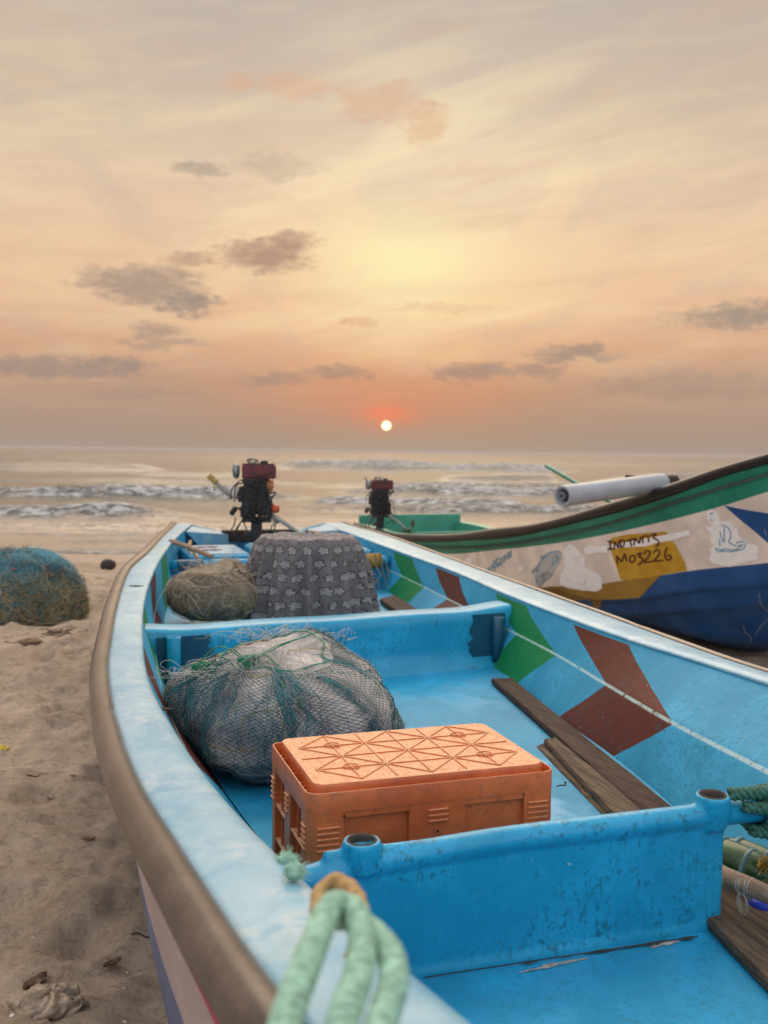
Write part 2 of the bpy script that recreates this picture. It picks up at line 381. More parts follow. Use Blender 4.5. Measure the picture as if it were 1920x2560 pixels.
M['tubein'] = plain('dark_pipe_bore', (.07, .055, .045), .8)  # dark brown liner and stop inside the pipe sockets
M['dampblue'] = painted('dark_resin_patch', (.008, .085, .15), grime=.5, rough=.3)
M['raw'] = plain('bare_fibreglass', (.42, .36, .31), .7, var=.4, sc_=60)
M['grimeline'] = plain('packed_dirt', (.03, .04, .035), .9)

def crate_fn(q, S, bump):
    P = q.pos; a = q.noise(P, 6, 6, .65, .4); b_ = q.noise(P, 45, 6, .7); c_ = q.noise(P, 240, 3, .6)
    nrm = q.node('ShaderNodeNewGeometry').outputs['Normal']; _, _, nz = q.xyz(nrm)
    dust = q.ss(nz, .6, .95)
    c = q.mix(q.ss(a, .35, .66), (.52, .100, .024), (.68, .160, .042))
    c = q.mix(q.m('MULTIPLY', q.ss(b_, .50, .70), .5), c, (.25, .075, .032))
    c = q.mix(q.m('MULTIPLY', q.ss(q.noise(P, 14, 5, .7, 1), .56, .70), .55), c, (.20, .12, .06))
    top = q.mix(q.ss(q.m('ADD', c_, q.m('MULTIPLY', b_, .6)), .66, .90), (.62, .27, .12), (.84, .52, .29))
    c = q.mix(q.m('MULTIPLY', dust, .85), c, top)
    S(Base_Color=c, Roughness=q.m('ADD', .36, q.m('MULTIPLY', dust, .25))); bump(q.m('ADD', c_, q.m('MULTIPLY', b_, .5)), .35, .0012)
M['crate'] = material('dusty_orange_plastic', crate_fn)
def wood(name, c0, c1, ax=18):
    def fn(q, S, bump):
        P = q.scale(q.pos, 1, 1, 1, math.radians(-ax)); st_ = q.scale(P, 22, 1.6, 22)
        a = q.noise(st_, 2.4, 7, .65, .8); b_ = q.noise(q.pos, 9, 5, .6); f = q.noise(q.scale(P, 160, 6, 160), 1.3, 4, .6)
        c = q.mix(q.ss(a, .35, .68), c0, c1); c = q.mix(q.m('MULTIPLY', q.ss(f, .55, .72), .6), c, tuple(x*.3 for x in c0))
        c = q.mix(q.m('MULTIPLY', q.ss(b_, .5, .7), .45), c, tuple(x*.45 for x in c1))
        c = q.mix(q.m('MULTIPLY', q.ss(q.noise(q.pos, 160, 3), .66, .72), .35), c, (.42, .38, .32))
        S(Base_Color=c, Roughness=.7, Specular_IOR_Level=.18); bump(q.m('ADD', a, q.m('MULTIPLY', f, .7)), .9, .005)
    return material(name, fn)
M['wooddark'] = wood('dark_wet_plank_wood', (.030, .018, .013), (.085, .052, .038))
M['woodgrey'] = wood('weathered_plank_wood', (.060, .042, .028), (.17, .12, .078))
M['pole'] = wood('smooth_tan_pole_wood', (.26, .17, .11), (.42, .30, .21))
M['ropegreen'] = plain('pale_green_rope', (.33, .56, .42), .75, var=.35, sc_=120, bmp=.8)
M['ropedark'] = plain('sea_green_rope', (.045, .155, .105), .75, var=.5, sc_=140, bmp=.9)
M['ropetan'] = plain('tan_hose_loop', (.42, .27, .10), .7, var=.4, sc_=80, bmp=.6)
M['teal'] = plain('teal_net_twine', (.022, .19, .22), .6, var=.5, sc_=9, bmp=0)
M['dknet'] = plain('dark_net_twine', (.022, .085, .095), .6, var=.4, sc_=9, bmp=0)
M['yellow'] = plain('yellow_twine', (.45, .30, .06), .6, var=.3, bmp=0)
M['greenline'] = plain('green_cord', (.02, .23, .12), .5, var=.3, bmp=0)
M['clearline'] = plain('clear_fishing_line', (.55, .55, .50), .35, var=.15, bmp=0)
def bag_fn(q, S, bump):
    P = q.pos; a = q.noise(P, 7, 6, .65, .8); b_ = q.noise(q.scale(P, 1, 1, .35), 70, 7, .75, 1.2); c_ = q.noise(P, 190, 4, .7, .8)
    c = q.mix(q.ss(a, .36, .66), (.50, .46, .46), (.80, .74, .69)); c = q.mix(q.m('MULTIPLY', q.ss(b_, .46, .66), .55), c, (.90, .87, .83))
    c = q.mix(q.m('MULTIPLY', q.ss(c_, .54, .7), .35), c, (.22, .22, .25)); c = q.mix(q.m('MULTIPLY', q.ss(q.noise(P, 11, 4), .55, .68), .35), c, (.32, .36, .42))
    S(Base_Color=c, Roughness=.55); bump(q.m('ADD', q.m('MULTIPLY', b_, 1.4), c_), .9, .008)
M['bag'] = material('bundled_nylon_net', bag_fn)
def beige_fn(q, S, bump):
    P = q.pos; a = q.noise(P, 6, 6, .65, .8); b_ = q.noise(P, 80, 6, .75, 1.5)
    V = q.node('ShaderNodeTexVoronoi', feature='DISTANCE_TO_EDGE'); q.put(V.inputs['Vector'], P); V.inputs['Scale'].default_value = 95
    c = q.mix(q.ss(a, .36, .66), (.33, .275, .20), (.52, .44, .32)); c = q.mix(q.m('MULTIPLY', q.ss(V.outputs[0], .06, .2), .25), c, (.16, .13, .09))
    c = q.mix(q.m('MULTIPLY', q.ss(b_, .52, .7), .5), c, (.66, .57, .43)); c = q.mix(q.m('MULTIPLY', q.ss(q.noise(P, 7, 4), .56, .66), .5), c, (.10, .13, .07))
    S(Base_Color=c, Roughness=.7); bump(q.m('ADD', b_, V.outputs[0]), .9, .006)
M['beigenet'] = material('beige_net_bundle', beige_fn)
M['beigeline'] = plain('beige_net_twine', (.55, .46, .33), .7, var=.3, bmp=0)
M['beigedark'] = plain('dull_net_twine', (.16, .125, .075), .7, var=.3, bmp=0)
def pile_fn(q, S, bump):
    P = q.pos; _, _, z = q.xyz(P); a = q.noise(P, 3.5, 6, .65, .8); b_ = q.noise(P, 55, 7, .78, 2.0)
    c = q.mix(q.ss(q.m('ADD', z, q.m('MULTIPLY', q.m('SUBTRACT', a, .5), .7)), .14, .34), (.13, .115, .06), (.07, .24, .28))
    c = q.mix(q.m('MULTIPLY', q.ss(q.noise(P, 2.2, 3), .52, .62), q.ss(z, .3, .5)), c, (.08, .28, .45))
    c = q.mix(q.m('MULTIPLY', q.ss(b_, .5, .66), .6), c, (.015, .03, .03)); S(Base_Color=c, Roughness=.75); bump(b_, 1, .03)
M['pile'] = material('tangled_net_mass', pile_fn)
M['pileblue'] = plain('blue_green_twine', (.13, .36, .42), .6, var=.6, sc_=3, bmp=0)
M['pileolive'] = plain('olive_cord', (.24, .20, .10), .65, var=.4, sc_=4, bmp=0)
M['piletan'] = plain('straw_cord', (.32, .26, .14), .65, var=.4, sc_=4, bmp=0)
M['black'] = plain('oily_black_metal', (.010, .0095, .009), .5, .0, var=.5, sc_=25)
M['blacktop'] = plain('black_rubber', (.016, .015, .016), .35, var=.4)
M['red'] = plain('faded_red_tank', (.10, .010, .014), .45, var=.5, sc_=12)
M['redball'] = plain('orange_red_knob', (.50, .065, .025), .4, var=.15)
M['greymetal'] = plain('dull_grey_metal', (.22, .24, .25), .4, .5)
M['orangebag'] = plain('brown_orange_plastic', (.42, .17, .06), .6)
M['shaft'] = plain('weathered_shaft_tube', (.27, .27, .22), .5, .2)
M['brass'] = plain('dirty_bronze', (.10, .09, .055), .5, .4)
M['spool'] = plain('yellow_line_coil', (.42, .27, .07), .7, var=.5, sc_=90, bmp=.8)
M['coco'] = plain('coconut_husk', (.035, .026, .022), .85, var=.6, sc_=40, bmp=.8)
M['twig'] = plain('dry_twig', (.085, .05, .03), .8)
M['shell'] = plain('bleached_shell', (.70, .62, .54), .5)
M['litter'] = plain('sandy_film_litter', (.33, .25, .17), .45, var=.6, sc_=20, bmp=.9)
M['leaf'] = plain('dry_brown_leaf', (.16, .085, .045), .7, var=.5)
M['yellowscrap'] = plain('yellow_scrap', (.70, .50, .03), .5)
M['redscrap'] = plain('red_scrap', (.28, .03, .02), .5)
M['green'] = painted('sea_green_paint', (.004, .22, .14), grime=.35, rough=.4)
M['greenin'] = painted('faded_green_paint', (.05, .30, .20), grime=.5, rough=.45)
M['white'] = painted('cream_hull_paint', (.84, .74, .64), grime=.12, rough=.38)
M['navy'] = painted('deep_blue_paint', (.003, .080, .27), grime=.15, rough=.42)
M['ochre'] = painted('ochre_paint', (.36, .20, .020), grime=.15, rough=.45)
M['platey'] = painted('mustard_panel', (.60, .34, .012), grime=.35, rough=.45, sc1=3)
M['maroon'] = plain('maroon_lettering', (.09, .006, .010), .5, var=.15, bmp=0)
M['sticker'] = plain('white_sticker', (.95, .94, .92), .4, var=.06, bmp=0)
M['stickerblue'] = plain('faded_blue_print', (.03, .30, .48), .45, var=.3, bmp=0)
M['inkgrey'] = plain('grey_print', (.50, .53, .53), .45, var=.1, bmp=0)
M['pipe'] = plain('grey_white_roll', (.36, .39, .42), .35, var=.1, sc_=8, bmp=.05)
M['ropegrey'] = plain('grey_green_lashing', (.09, .13, .10), .8, var=.5, sc_=80)
def float_fn(q, S, bump):
    P = q.pos; a = q.noise(P, 26, 6, .7, .6)
    c = q.mix(q.ss(a, .40, .62), (.008, .050, .014), (.055, .125, .025)); c = q.mix(q.m('MULTIPLY', q.ss(q.noise(P, 90, 4, .7), .58, .7), .25), c, (.20, .26, .10))
    S(Base_Color=c, Roughness=.3); bump(a, .25, .003)
M['float'] = material('mossy_green_plastic', float_fn)
M['floatband'] = plain('blue_grey_band', (.12, .24, .28), .5)
M['bluecan'] = plain('bright_blue_plastic', (.01, .05, .55), .4)

def cloth_fn(q, S, bump):
    U, V, _ = q.xyz(q.uvc)   # metres on the cloth
    cell = 0.086
    row = q.m('FLOOR', q.m('DIVIDE', V, cell*.86)); u2 = q.m('ADD', q.m('DIVIDE', U, cell), q.m('MULTIPLY', q.m('MODULO', row, 5.0), .385))
    fu = q.m('SUBTRACT', q.m('FRACT', u2), .5); fv = q.m('SUBTRACT', q.m('FRACT', q.m('DIVIDE', V, cell*.86)), .5)
    wn = q.node('ShaderNodeTexWhiteNoise', noise_dimensions='2D'); q.put(wn.inputs['Vector'], q.comb(q.m('FLOOR', u2), row, 0.0))
    rnd = q.m('SUBTRACT', wn.outputs['Value'], .5)
    fu = q.m('ADD', fu, q.m('MULTIPLY', rnd, .12))
    an = q.m('ADD', q.m('ARCTAN2', fu, q.m('ADD', fv, .10)), q.m('MULTIPLY', rnd, 1.3)); r = q.m('SQRT', q.m('ADD', q.m('MULTIPLY', fu, fu), q.m('POWER', q.m('ABSOLUTE', q.m('ADD', fv, .10)), 2.0)))
    pet = q.m('ADD', .27, q.m('MULTIPLY', q.m('ABSOLUTE', q.m('COSINE', q.m('MULTIPLY', an, 3.5))), .16)); pet = q.m('MULTIPLY', pet, q.m('ADD', .80, q.m('MULTIPLY', q.m('COSINE', an), .38)))
    pet = q.m('ADD', pet, q.m('MULTIPLY', q.m('SINE', q.m('MULTIPLY', an, 14.0)), .012))
    # an open flower: petals only in the upper three quarters
    d = q.m('SUBTRACT', r, pet); inside = q.m('SUBTRACT', 1.0, q.ss(d, -.004, .004)); outl = q.m('SUBTRACT', 1.0, q.ss(q.m('ABSOLUTE', d), .030, .048))
    vein = q.m('MULTIPLY', q.ss(q.m('ABSOLUTE', q.m('SINE', q.m('MULTIPLY', an, 5.0))), .20, .06), q.m('MULTIPLY', q.ss(r, .05, .09), q.ss(d, -.05, -.08)))
    ctr = q.m('SUBTRACT', 1.0, q.ss(q.m('ABSOLUTE', q.m('SUBTRACT', r, .055)), .008, .018))
    # small bud beside each flower
    bu = q.m('SUBTRACT', q.m('ABSOLUTE', fu), .0); bv = q.m('SUBTRACT', fv, .36)
    bd = q.m('SUBTRACT', q.m('SQRT', q.m('ADD', q.m('MULTIPLY', q.m('MULTIPLY', bu, 2.0), q.m('MULTIPLY', bu, 2.0)), q.m('MULTIPLY', bv, bv))), .095)
    bud = q.m('SUBTRACT', 1.0, q.ss(q.m('ABSOLUTE', bd), .012, .022)); budin = q.m('SUBTRACT', 1.0, q.ss(bd, -.004, .004))
    n = q.noise(q.pos, 500, 3); n2 = q.noise(q.pos, 12, 4)
    base = q.mix(q.ss(n2, .4, .65), (.12, .105, .10), (.17, .15, .147)); light = q.mix(q.ss(n, .35, .65), (.24, .215, .205), (.36, .33, .31))
    c = q.mix(q.m('MAXIMUM', inside, budin), base, light)
    c = q.mix(q.m('MULTIPLY', q.m('MAXIMUM', q.m('MAXIMUM', outl, bud), q.m('MAXIMUM', vein, ctr)), .92), c, (.016, .014, .015))
    S(Base_Color=c, Roughness=.9, Sheen_Weight=.15); bump(n, .3, .001)
M['cloth'] = material('floral_grey_cloth', cloth_fn)

# ------------------------------------------------------------------ ground: sand
SEA = -0.28
def sand_base(x, y):
    return -0.30*sm(y, 10.5, 18.0)-1.6*sm(y, 18, 60)
FOOT = []
for _ in range(420):
    a = random.random()
    FOOT.append((random.uniform(-5.2, -.3) if a < .8 else random.uniform(2.2, 7), random.uniform(2.2, 15.0), random.uniform(.05, .12), random.uniform(.10, .20), random.uniform(-.6, .6), random.uniform(.025, .06)))
def sand_z(x, y):
    x = np.asarray(x, float); y = np.asarray(y, float); near = 1-sm(y, 13.2, 15.8)
    z = sand_base(x, y)+near*(fbm(x*.8, y*.8, 3, 4)*.12+fbm(x*2.6, y*3.4, 5, 4)*.085+fbm(x*8, y*11, 9, 3)*.055+fbm(x*24, y*26, 12, 2)*.020)
    for (fx, fy, a, b, r, d) in FOOT:
        m_ = (np.abs(x-fx) < .5) & (np.abs(y-fy) < .5)
        if not m_.any(): continue
        dx = x-fx; dy = y-fy; c, s = math.cos(r), math.sin(r); q = ((dx*c+dy*s)/a)**2+((-dx*s+dy*c)/b)**2
        z = z+np.where(m_, near*(-d*np.exp(-q*1.3)+d*.55*np.exp(-(np.sqrt(q)-1.5)**2*3)), 0)
    # scuffed heaps near the left of the boat
    for (fx, fy, a, h) in ((-1.05, 3.3, .16, .04), (-1.35, 2.6, .2, .035), (-.85, 2.45, .15, .04), (-1.0, 2.9, .12, .03)):
        q = ((x-fx)/a)**2+((y-fy)/a)**2; z = z+np.exp(-q)*h*(1+1.2*fbm(x*22, y*22, 31, 3))
    return z
xs = np.unique(np.concatenate([np.linspace(-600, -14, 14), np.linspace(-14, -5.2, 60), np.linspace(-5.2, .6, 330), np.linspace(.6, 9, 90), np.linspace(9, 600, 14)]))
ys = np.unique(np.concatenate([np.linspace(-300, -2, 10), np.linspace(-2, 1.6, 20), np.linspace(1.6, 7, 300), np.linspace(7, 16, 190), np.linspace(16, 60, 30)]))
XX, YY = np.meshgrid(xs, ys); ZZ = sand_z(XX, YY)
def sand_fn(q, S, bump):
    P = q.pos; x, y, z = q.xyz(P); a = q.noise(P, 1.3, 6, .6, .5); b_ = q.noise(P, 9, 6, .68, .4); c_ = q.noise(P, 230, 4, .75); g = q.noise(P, 900, 2, .5)
    c = q.mix(q.ss(a, .35, .66), (.43, .33, .235), (.60, .475, .35)); c = q.mix(q.m('MULTIPLY', q.ss(b_, .48, .66), .55), c, (.25, .185, .13))
    c = q.mix(q.m('MULTIPLY', q.ss(q.noise(P, 38, 6, .75, .6), .50, .64), .5), c, (.15, .108, .075)); c = q.mix(q.m('MULTIPLY', q.ss(c_, .52, .66), .55), c, (.10, .075, .058)); c = q.mix(q.m('MULTIPLY', q.ss(g, .60, .72), .5), c, (.47, .39, .30))
    wet = q.ss(q.m('ADD', y, q.m('MULTIPLY', q.m('SUBTRACT', q.noise(q.scale(P, .25, 1, 1), 1.0, 3), .5), 1.2)), 14.2, 15.0)
    c = q.mix(q.m('MULTIPLY', wet, .8), c, (.235, .175, .125))
    sp = q.m('MULTIPLY', q.ss(q.noise(P, 75, 2, .5), .735, .75), q.m('SUBTRACT', 1.0, wet)); c = q.mix(q.m('MULTIPLY', sp, .6), c, (.05, .035, .025))
    S(Base_Color=c, Roughness=q.m('SUBTRACT', .88, q.m('MULTIPLY', wet, .5)), Specular_IOR_Level=.3)
    bump(q.m('MULTIPLY', q.m('ADD', q.m('MULTIPLY', b_, 2.0), q.m('ADD', c_, q.m('MULTIPLY', g, .4))), q.m('SUBTRACT', 1.05, wet)), .75, .012)
M['sand'] = material('beach_sand', sand_fn)
mb = MB(); mb.grid(np.stack([XX, YY, ZZ], -1)); tag(mb.build('sand', M['sand'], origin=(0, 0, 0)), kind='structure')

# ------------------------------------------------------------------ sea with breakers
ry = [15.0]
while ry[-1] < 420: ry.append(ry[-1]+max(.045, ry[-1]**2*.00011))
ry = np.array(ry); au = np.linspace(-1.0, 1.0, 300)
YY = np.repeat(ry[:, None], len(au), 1); XX = YY*au[None, :]*.75
def ridge(x, y, yc, wf, wb, A):
    d = y-yc; return A*np.where(d < 0, np.exp(-(d/wf)**2), np.exp(-(d/wb)**2))
foam = np.zeros_like(XX); H = fbm(XX*.5, YY*.9, 41, 4)*.10*sm(YY, 17, 30)+fbm(XX*1.6, YY*3.2, 43, 3)*.035
def pxx(u, y): return (u-960)/FPX*y
WAVES_ = [ # crest y, amplitude, x extent, front and back widths, foam
    (26.5, .30, pxx(-1200, 26), pxx(480, 26), .55, 1.6, .9), (37.5, .36, pxx(-1400, 37), pxx(800, 37), .7, 2.4, .95), (34, .26, pxx(760, 34), pxx(1340, 34), .7, 2.2, 1.0), (43, .36, pxx(820, 43), pxx(2300, 43), .8, 2.4, .95),
    (30.5, .18, pxx(700, 31), pxx(2300, 31), .5, 1.6, .6), (22.5, .07, pxx(-900, 22), pxx(2400, 22), .35, 1.2, .35), (50, .26, pxx(760, 50), pxx(2500, 50), .9, 2.6, .8), (62, .42, pxx(1080, 62), pxx(1420, 62), 1.2, 3.5, .15), (78, .48, pxx(-300, 78), pxx(440, 78), 1.6, 4.5, .10), (66, .34, pxx(330, 66), pxx(640, 66), 1.5, 3.5, .1),
    (98, .80, pxx(640, 98), pxx(1460, 98), 1.8, 5.5, .9), (66, .55, pxx(1480, 66), pxx(2600, 66), 1.5, 4, .35), (52, .2, pxx(-900, 52), pxx(900, 52), 1.0, 3, .2), (130, .5, pxx(-300, 130), pxx(350, 130), 3, 8, .0),
    (150, .45, pxx(900, 150), pxx(2300, 150), 3, 8, .1), (210, .5, pxx(-300, 210), pxx(1100, 210), 5, 12, 0), (46, .2, pxx(1560, 46), pxx(2600, 46), 1, 2.5, .5)]
WAVES = [(a, b*1.3, c, d, e*.72, f, g) for a, b, c, d, e, f, g in WAVES_]
for i, (yc, A, x0, x1, wf, wb, fo) in enumerate(WAVES):
    e = (x1-x0)*.16; ext = sm(XX, x0-e*.3, x0+e)*(1-sm(XX, x1-e, x1+e*.3))
    k = 22/yc; wob = (fbm(XX*.16*k+i*7, XX*0+i*3.3, 60+i, 4))*yc*.05
    amp = A*ext*(.72+.9*np.clip(fbm(XX*.35*k, XX*0+i, 80+i, 3)+.2, 0, 1)); yl = yc+wob
    H += ridge(XX, YY, yl, wf, wb, 1)*amp
    if fo:
        d = YY-yl; nz_ = fbm(XX*.9*k*1.5, YY*1.1, 90+i, 5)
        brk = sm(fbm(XX*.22*k, XX*0+i*5, 120+i, 3), -.42, -.16)
        fr = np.exp(-((d+wf*.75)/(wf*1.0))**2)*1.15+np.exp(-(d/(wf*.5))**2)*.5
        tr = np.where(d < 0, np.exp(-(d/(wf*3.0))**2), np.exp(-(d/(wb*.5))**2))*.38
        foam = np.maximum(foam, ext*brk*fo*np.clip(fr*.85+nz_*2.2-.05, 0, 1)*sm(fr, .04, .3)); foam = np.maximum(foam, ext*fo*np.clip(tr+nz_*1.3-.1, 0, .6))
yl = 16.9+fbm(XX*.25, XX*0, 150, 4)*.6
H *= sm(YY, 17.2, 21); d = YY-yl
H += .035*np.exp(-((d-.2)/.25)**2)-.10*(d < 0)*np.clip(-d*1.2, 0, 1)
foam = np.maximum(foam, np.exp(-((d-.16)/.30)**2)*(.95+fbm(XX*1.3, YY*2, 160, 3)))
wash = sm(YY, 17, 18)*(1-sm(YY, 25, 33)); foam = np.maximum(foam, wash*np.clip(fbm(XX*.55, YY*1.6, 171, 5)*2.0+.10, 0, .55))
foam = np.maximum(foam, .16*sm(YY, 24, 30)*(1-sm(YY, 50, 70))*np.clip(fbm(XX*.22, YY*.7, 175, 4)*3, 0, 1))
mb = MB(); mb.grid(np.stack([XX, YY, SEA+H], -1))
# far sheet out to the horizon
Y2 = np.concatenate([[419], np.geomspace(440, 12000, 14)]); X2 = np.concatenate([-np.geomspace(9000, 30, 12), np.geomspace(30, 9000, 12)])
A2, B2 = np.meshgrid(X2, Y2); mb.grid(np.stack([A2, B2, A2*0+SEA-.05], -1))
for sg in (-1, 1):
    A2, B2 = np.meshgrid(sg*np.linspace(.72, 1.0, 6), np.geomspace(17.3, 440, 40)); A2 = np.where(np.abs(A2) > .99, sg*30/ B2*B2**1.0+A2*B2*8, A2*B2)
    mb.grid(np.stack([A2, B2, A2*0+SEA-.03], -1))
def sea_fn(q, S, bump):
    P = q.pos; x, y, z = q.xyz(P); at = q.node('ShaderNodeAttribute', attribute_name='foam'); F = at.outputs['Fac']
    far = q.ss(y, 25, 140)
    a = q.noise(q.scale(P, .55, 1.5, 1), 2.0, 7, .62, .5); b_ = q.noise(q.scale(P, 1, 2.6, 1), 9, 5, .65, .5); c_ = q.noise(q.scale(P, .05, .30, 1), 1.0, 5, .6)
    fn_ = q.noise(q.scale(P, 1, 1.3, 1), 6, 6, .72, .8)
    col = q.mix(q.ss(y, 22.5, 30), q.mix(q.ss(c_, .4, .6), (.26, .215, .16), (.42, .34, .255)), q.mix(q.ss(c_, .4, .6), (.035, .038, .030), (.060, .058, .045)))
    fm = q.m('MULTIPLY', q.ss(q.m('ADD', F, q.m('MULTIPLY', q.m('MULTIPLY', q.m('SUBTRACT', fn_, .5), 2.0), q.ss(F, .02, .22))), .26, .72), .92)
    col = q.mix(fm, col, q.mix(q.ss(q.noise(q.scale(P, .8, 2.2, 1), 3.0, 6, .7, .6), .40, .62), (.09, .095, .09), (.60, .59, .57)))
    S(Base_Color=col, Roughness=q.m('ADD', .16, q.m('MULTIPLY', fm, .5)), IOR=1.333, Specular_IOR_Level=.5)
    h = q.m('ADD', q.m('MULTIPLY', a, .045), q.m('ADD', q.m('MULTIPLY', b_, .012), q.m('MULTIPLY', q.m('MULTIPLY', fm, fn_), .05)))
    h = q.m('ADD', h, q.m('MULTIPLY', q.m('MULTIPLY', q.noise(q.scale(P, .12, .5, 1), 1.0, 5, .6), far), .5))
    bump(h, .8, 1.0)
M['sea'] = material('surf_water', sea_fn)
sea = mb.build('sea_water', M['sea'], origin=(0, 0, 0)); tag(sea, kind='structure')
at = sea.data.attributes.new('foam', 'FLOAT', 'POINT'); fv = np.zeros(len(sea.data.vertices)); fv[:foam.size] = np.clip(foam, 0, 1).ravel(); at.data.foreach_set('value', fv)
#PART2
# ------------------------------------------------------------------ the blue boat
HD = math.radians(18); CH, SH = math.cos(HD), math.sin(HD)
def W(s, t_, z): return np.array([t_*CH-s*SH, t_*SH+s*CH, z])
RB = rotz(HD)   # boat axes: local x = across (t), y = along (s)
def interp(tab, s):
    tab = sorted(tab); x = np.array([a[0] for a in tab]); out = []
    for c in range(1, len(tab[0])):
        y = np.array([a[c] for a in tab]); m_ = np.gradient(y, x); i = np.clip(np.searchsorted(x, s, side='right')-1, 0, len(x)-2)
        h = x[i+1]-x[i]; u = np.clip((s-x[i])/h, 0, 1)
        out.append((2*u**3-3*u**2+1)*y[i]+(u**3-2*u**2+u)*h*m_[i]+(-2*u**3+3*u**2)*y[i+1]+(u**3-u**2)*h*m_[i+1])
    return out
L_IN = [(-1.9, 1.15), (-1.0, .72), (0, .46), (.79, .352), (1.19, .308), (1.67, .27), (2.3, .243), (2.97, .232), (3.97, .282), (4.65, .339), (5.72, .479), (7.27, .755), (8.75, 1.06)]
L_OUT = [(-1.98, 1.12), (-1.0, .62), (0, .34), (.6, .235), (.917, .194), (1.3, .166), (1.9, .127), (2.7, .112), (3.2, .121), (4.02, .172), (4.98, .256), (5.67, .34), (6.45, .505), (7.5, .70), (8.75, .925)]
L_Z = [(-1.9, 1.16), (-1, 1.10), (0, 1.06), (.79, 1.03), (1.19, .98), (1.67, .93), (2.3, .88), (2.97, .85), (3.97, .83), (4.65, .84), (5.72, .87), (7.27, .90), (8.75, .90)]
R_IN = [(-1.9, 1.17), (-1, 1.40), (0, 1.66), (1, 1.86), (1.8, 1.99), (2.46, 2.05), (2.9, 2.09), (3.3, 2.10), (3.8, 2.115), (4.6, 2.15), (5.36, 2.215), (6.4, 2.215), (7.3, 2.19), (8.75, 2.24)]
R_OUT = [(-1.98, 1.19), (-1, 1.50), (0, 1.76), (1, 1.96), (1.8, 2.08), (2.58, 2.145), (3.17, 2.227), (3.85, 2.296), (4.65, 2.341), (6.18, 2.41), (7.5, 2.41), (8.75, 2.42)]
R_Z = [(-1.9, 1.16), (-1, 1.09), (0, 1.03), (1, .96), (1.8, .90), (2.46, .86), (2.9, .842), (3.3, .832), (3.8, .83), (4.6, .835), (5.36, .84), (6.4, .86), (7.3, .885), (8.75, .89)]
R_LN = [(-1.7, 1.17, .93), (-1, 1.28, .88), (0, 1.44, .80), (1, 1.62, .74), (2.15, 1.796, .70), (2.69, 1.871, .68), (3.26, 1.964, .67), (3.8, 2.04, .67), (4.6, 2.10, .675), (5.4, 2.155, .68), (6.4, 2.19, .70), (7.1, 2.185, .72), (8.75, 2.19, .73)]
R_FL = [(-1.5, 1.15, .50), (-1, 1.18, .5), (0, 1.27, .5), (1, 1.40, .5), (1.83, 1.546, .5), (2.448, 1.719, .5), (2.96, 1.81, .5), (3.46, 1.864, .5), (4.05, 1.965, .5), (4.42, 2.0, .505), (4.6, 1.99, .55), (5.67, 2.055, .57), (6.45, 2.14, .57), (7.2, 2.14, .58), (8.75, 2.14, .60)]
L_LN = [(-1.7, 1.14, .93), (-1, .80, .88), (0, .57, .80), (1, .44, .74), (2.3, .34, .70), (3.26, .32, .68), (4.4, .37, .68), (5.4, .46, .69), (6.4, .63, .71), (7.1, .73, .73), (8.75, 1.08, .73)]
L_FL = [(-1.5, 1.13, .5), (-1, .98, .5), (0, .86, .5), (1, .70, .5), (1.8, .60, .5), (2.5, .50, .5), (3.5, .43, .5), (4.42, .42, .505), (4.6, .43, .55), (5.5, .51, .57), (6.0, .57, .57), (7.2, .78, .58), (8.75, 1.12, .60)]
boat = thing('fishing_boat', W(3.5, 1.2, .0), 'sky blue open fishing boat in the foreground with green and brown chevrons inside', 'boat'); boat.rotation_euler = (0, 0, HD)
S_ = np.concatenate([np.linspace(-1.9, 1.5, 50), np.linspace(1.5, 8.7, 150)[1:]])
def row(tab, s, ztab=None, dt=0, dz=0):
    r = interp(tab, s); z = interp(ztab, s)[0] if ztab else r[1]
    return W2(s, r[0]+dt, z+dz)
def W2(s, t_, z): return np.stack([t_*CH-s*SH, t_*SH+s*CH, np.broadcast_to(z, s.shape)], -1)
def wav(s, a, k=1): return a*(fbm(s*2.1*k, s*0+k*9, 201, 3))
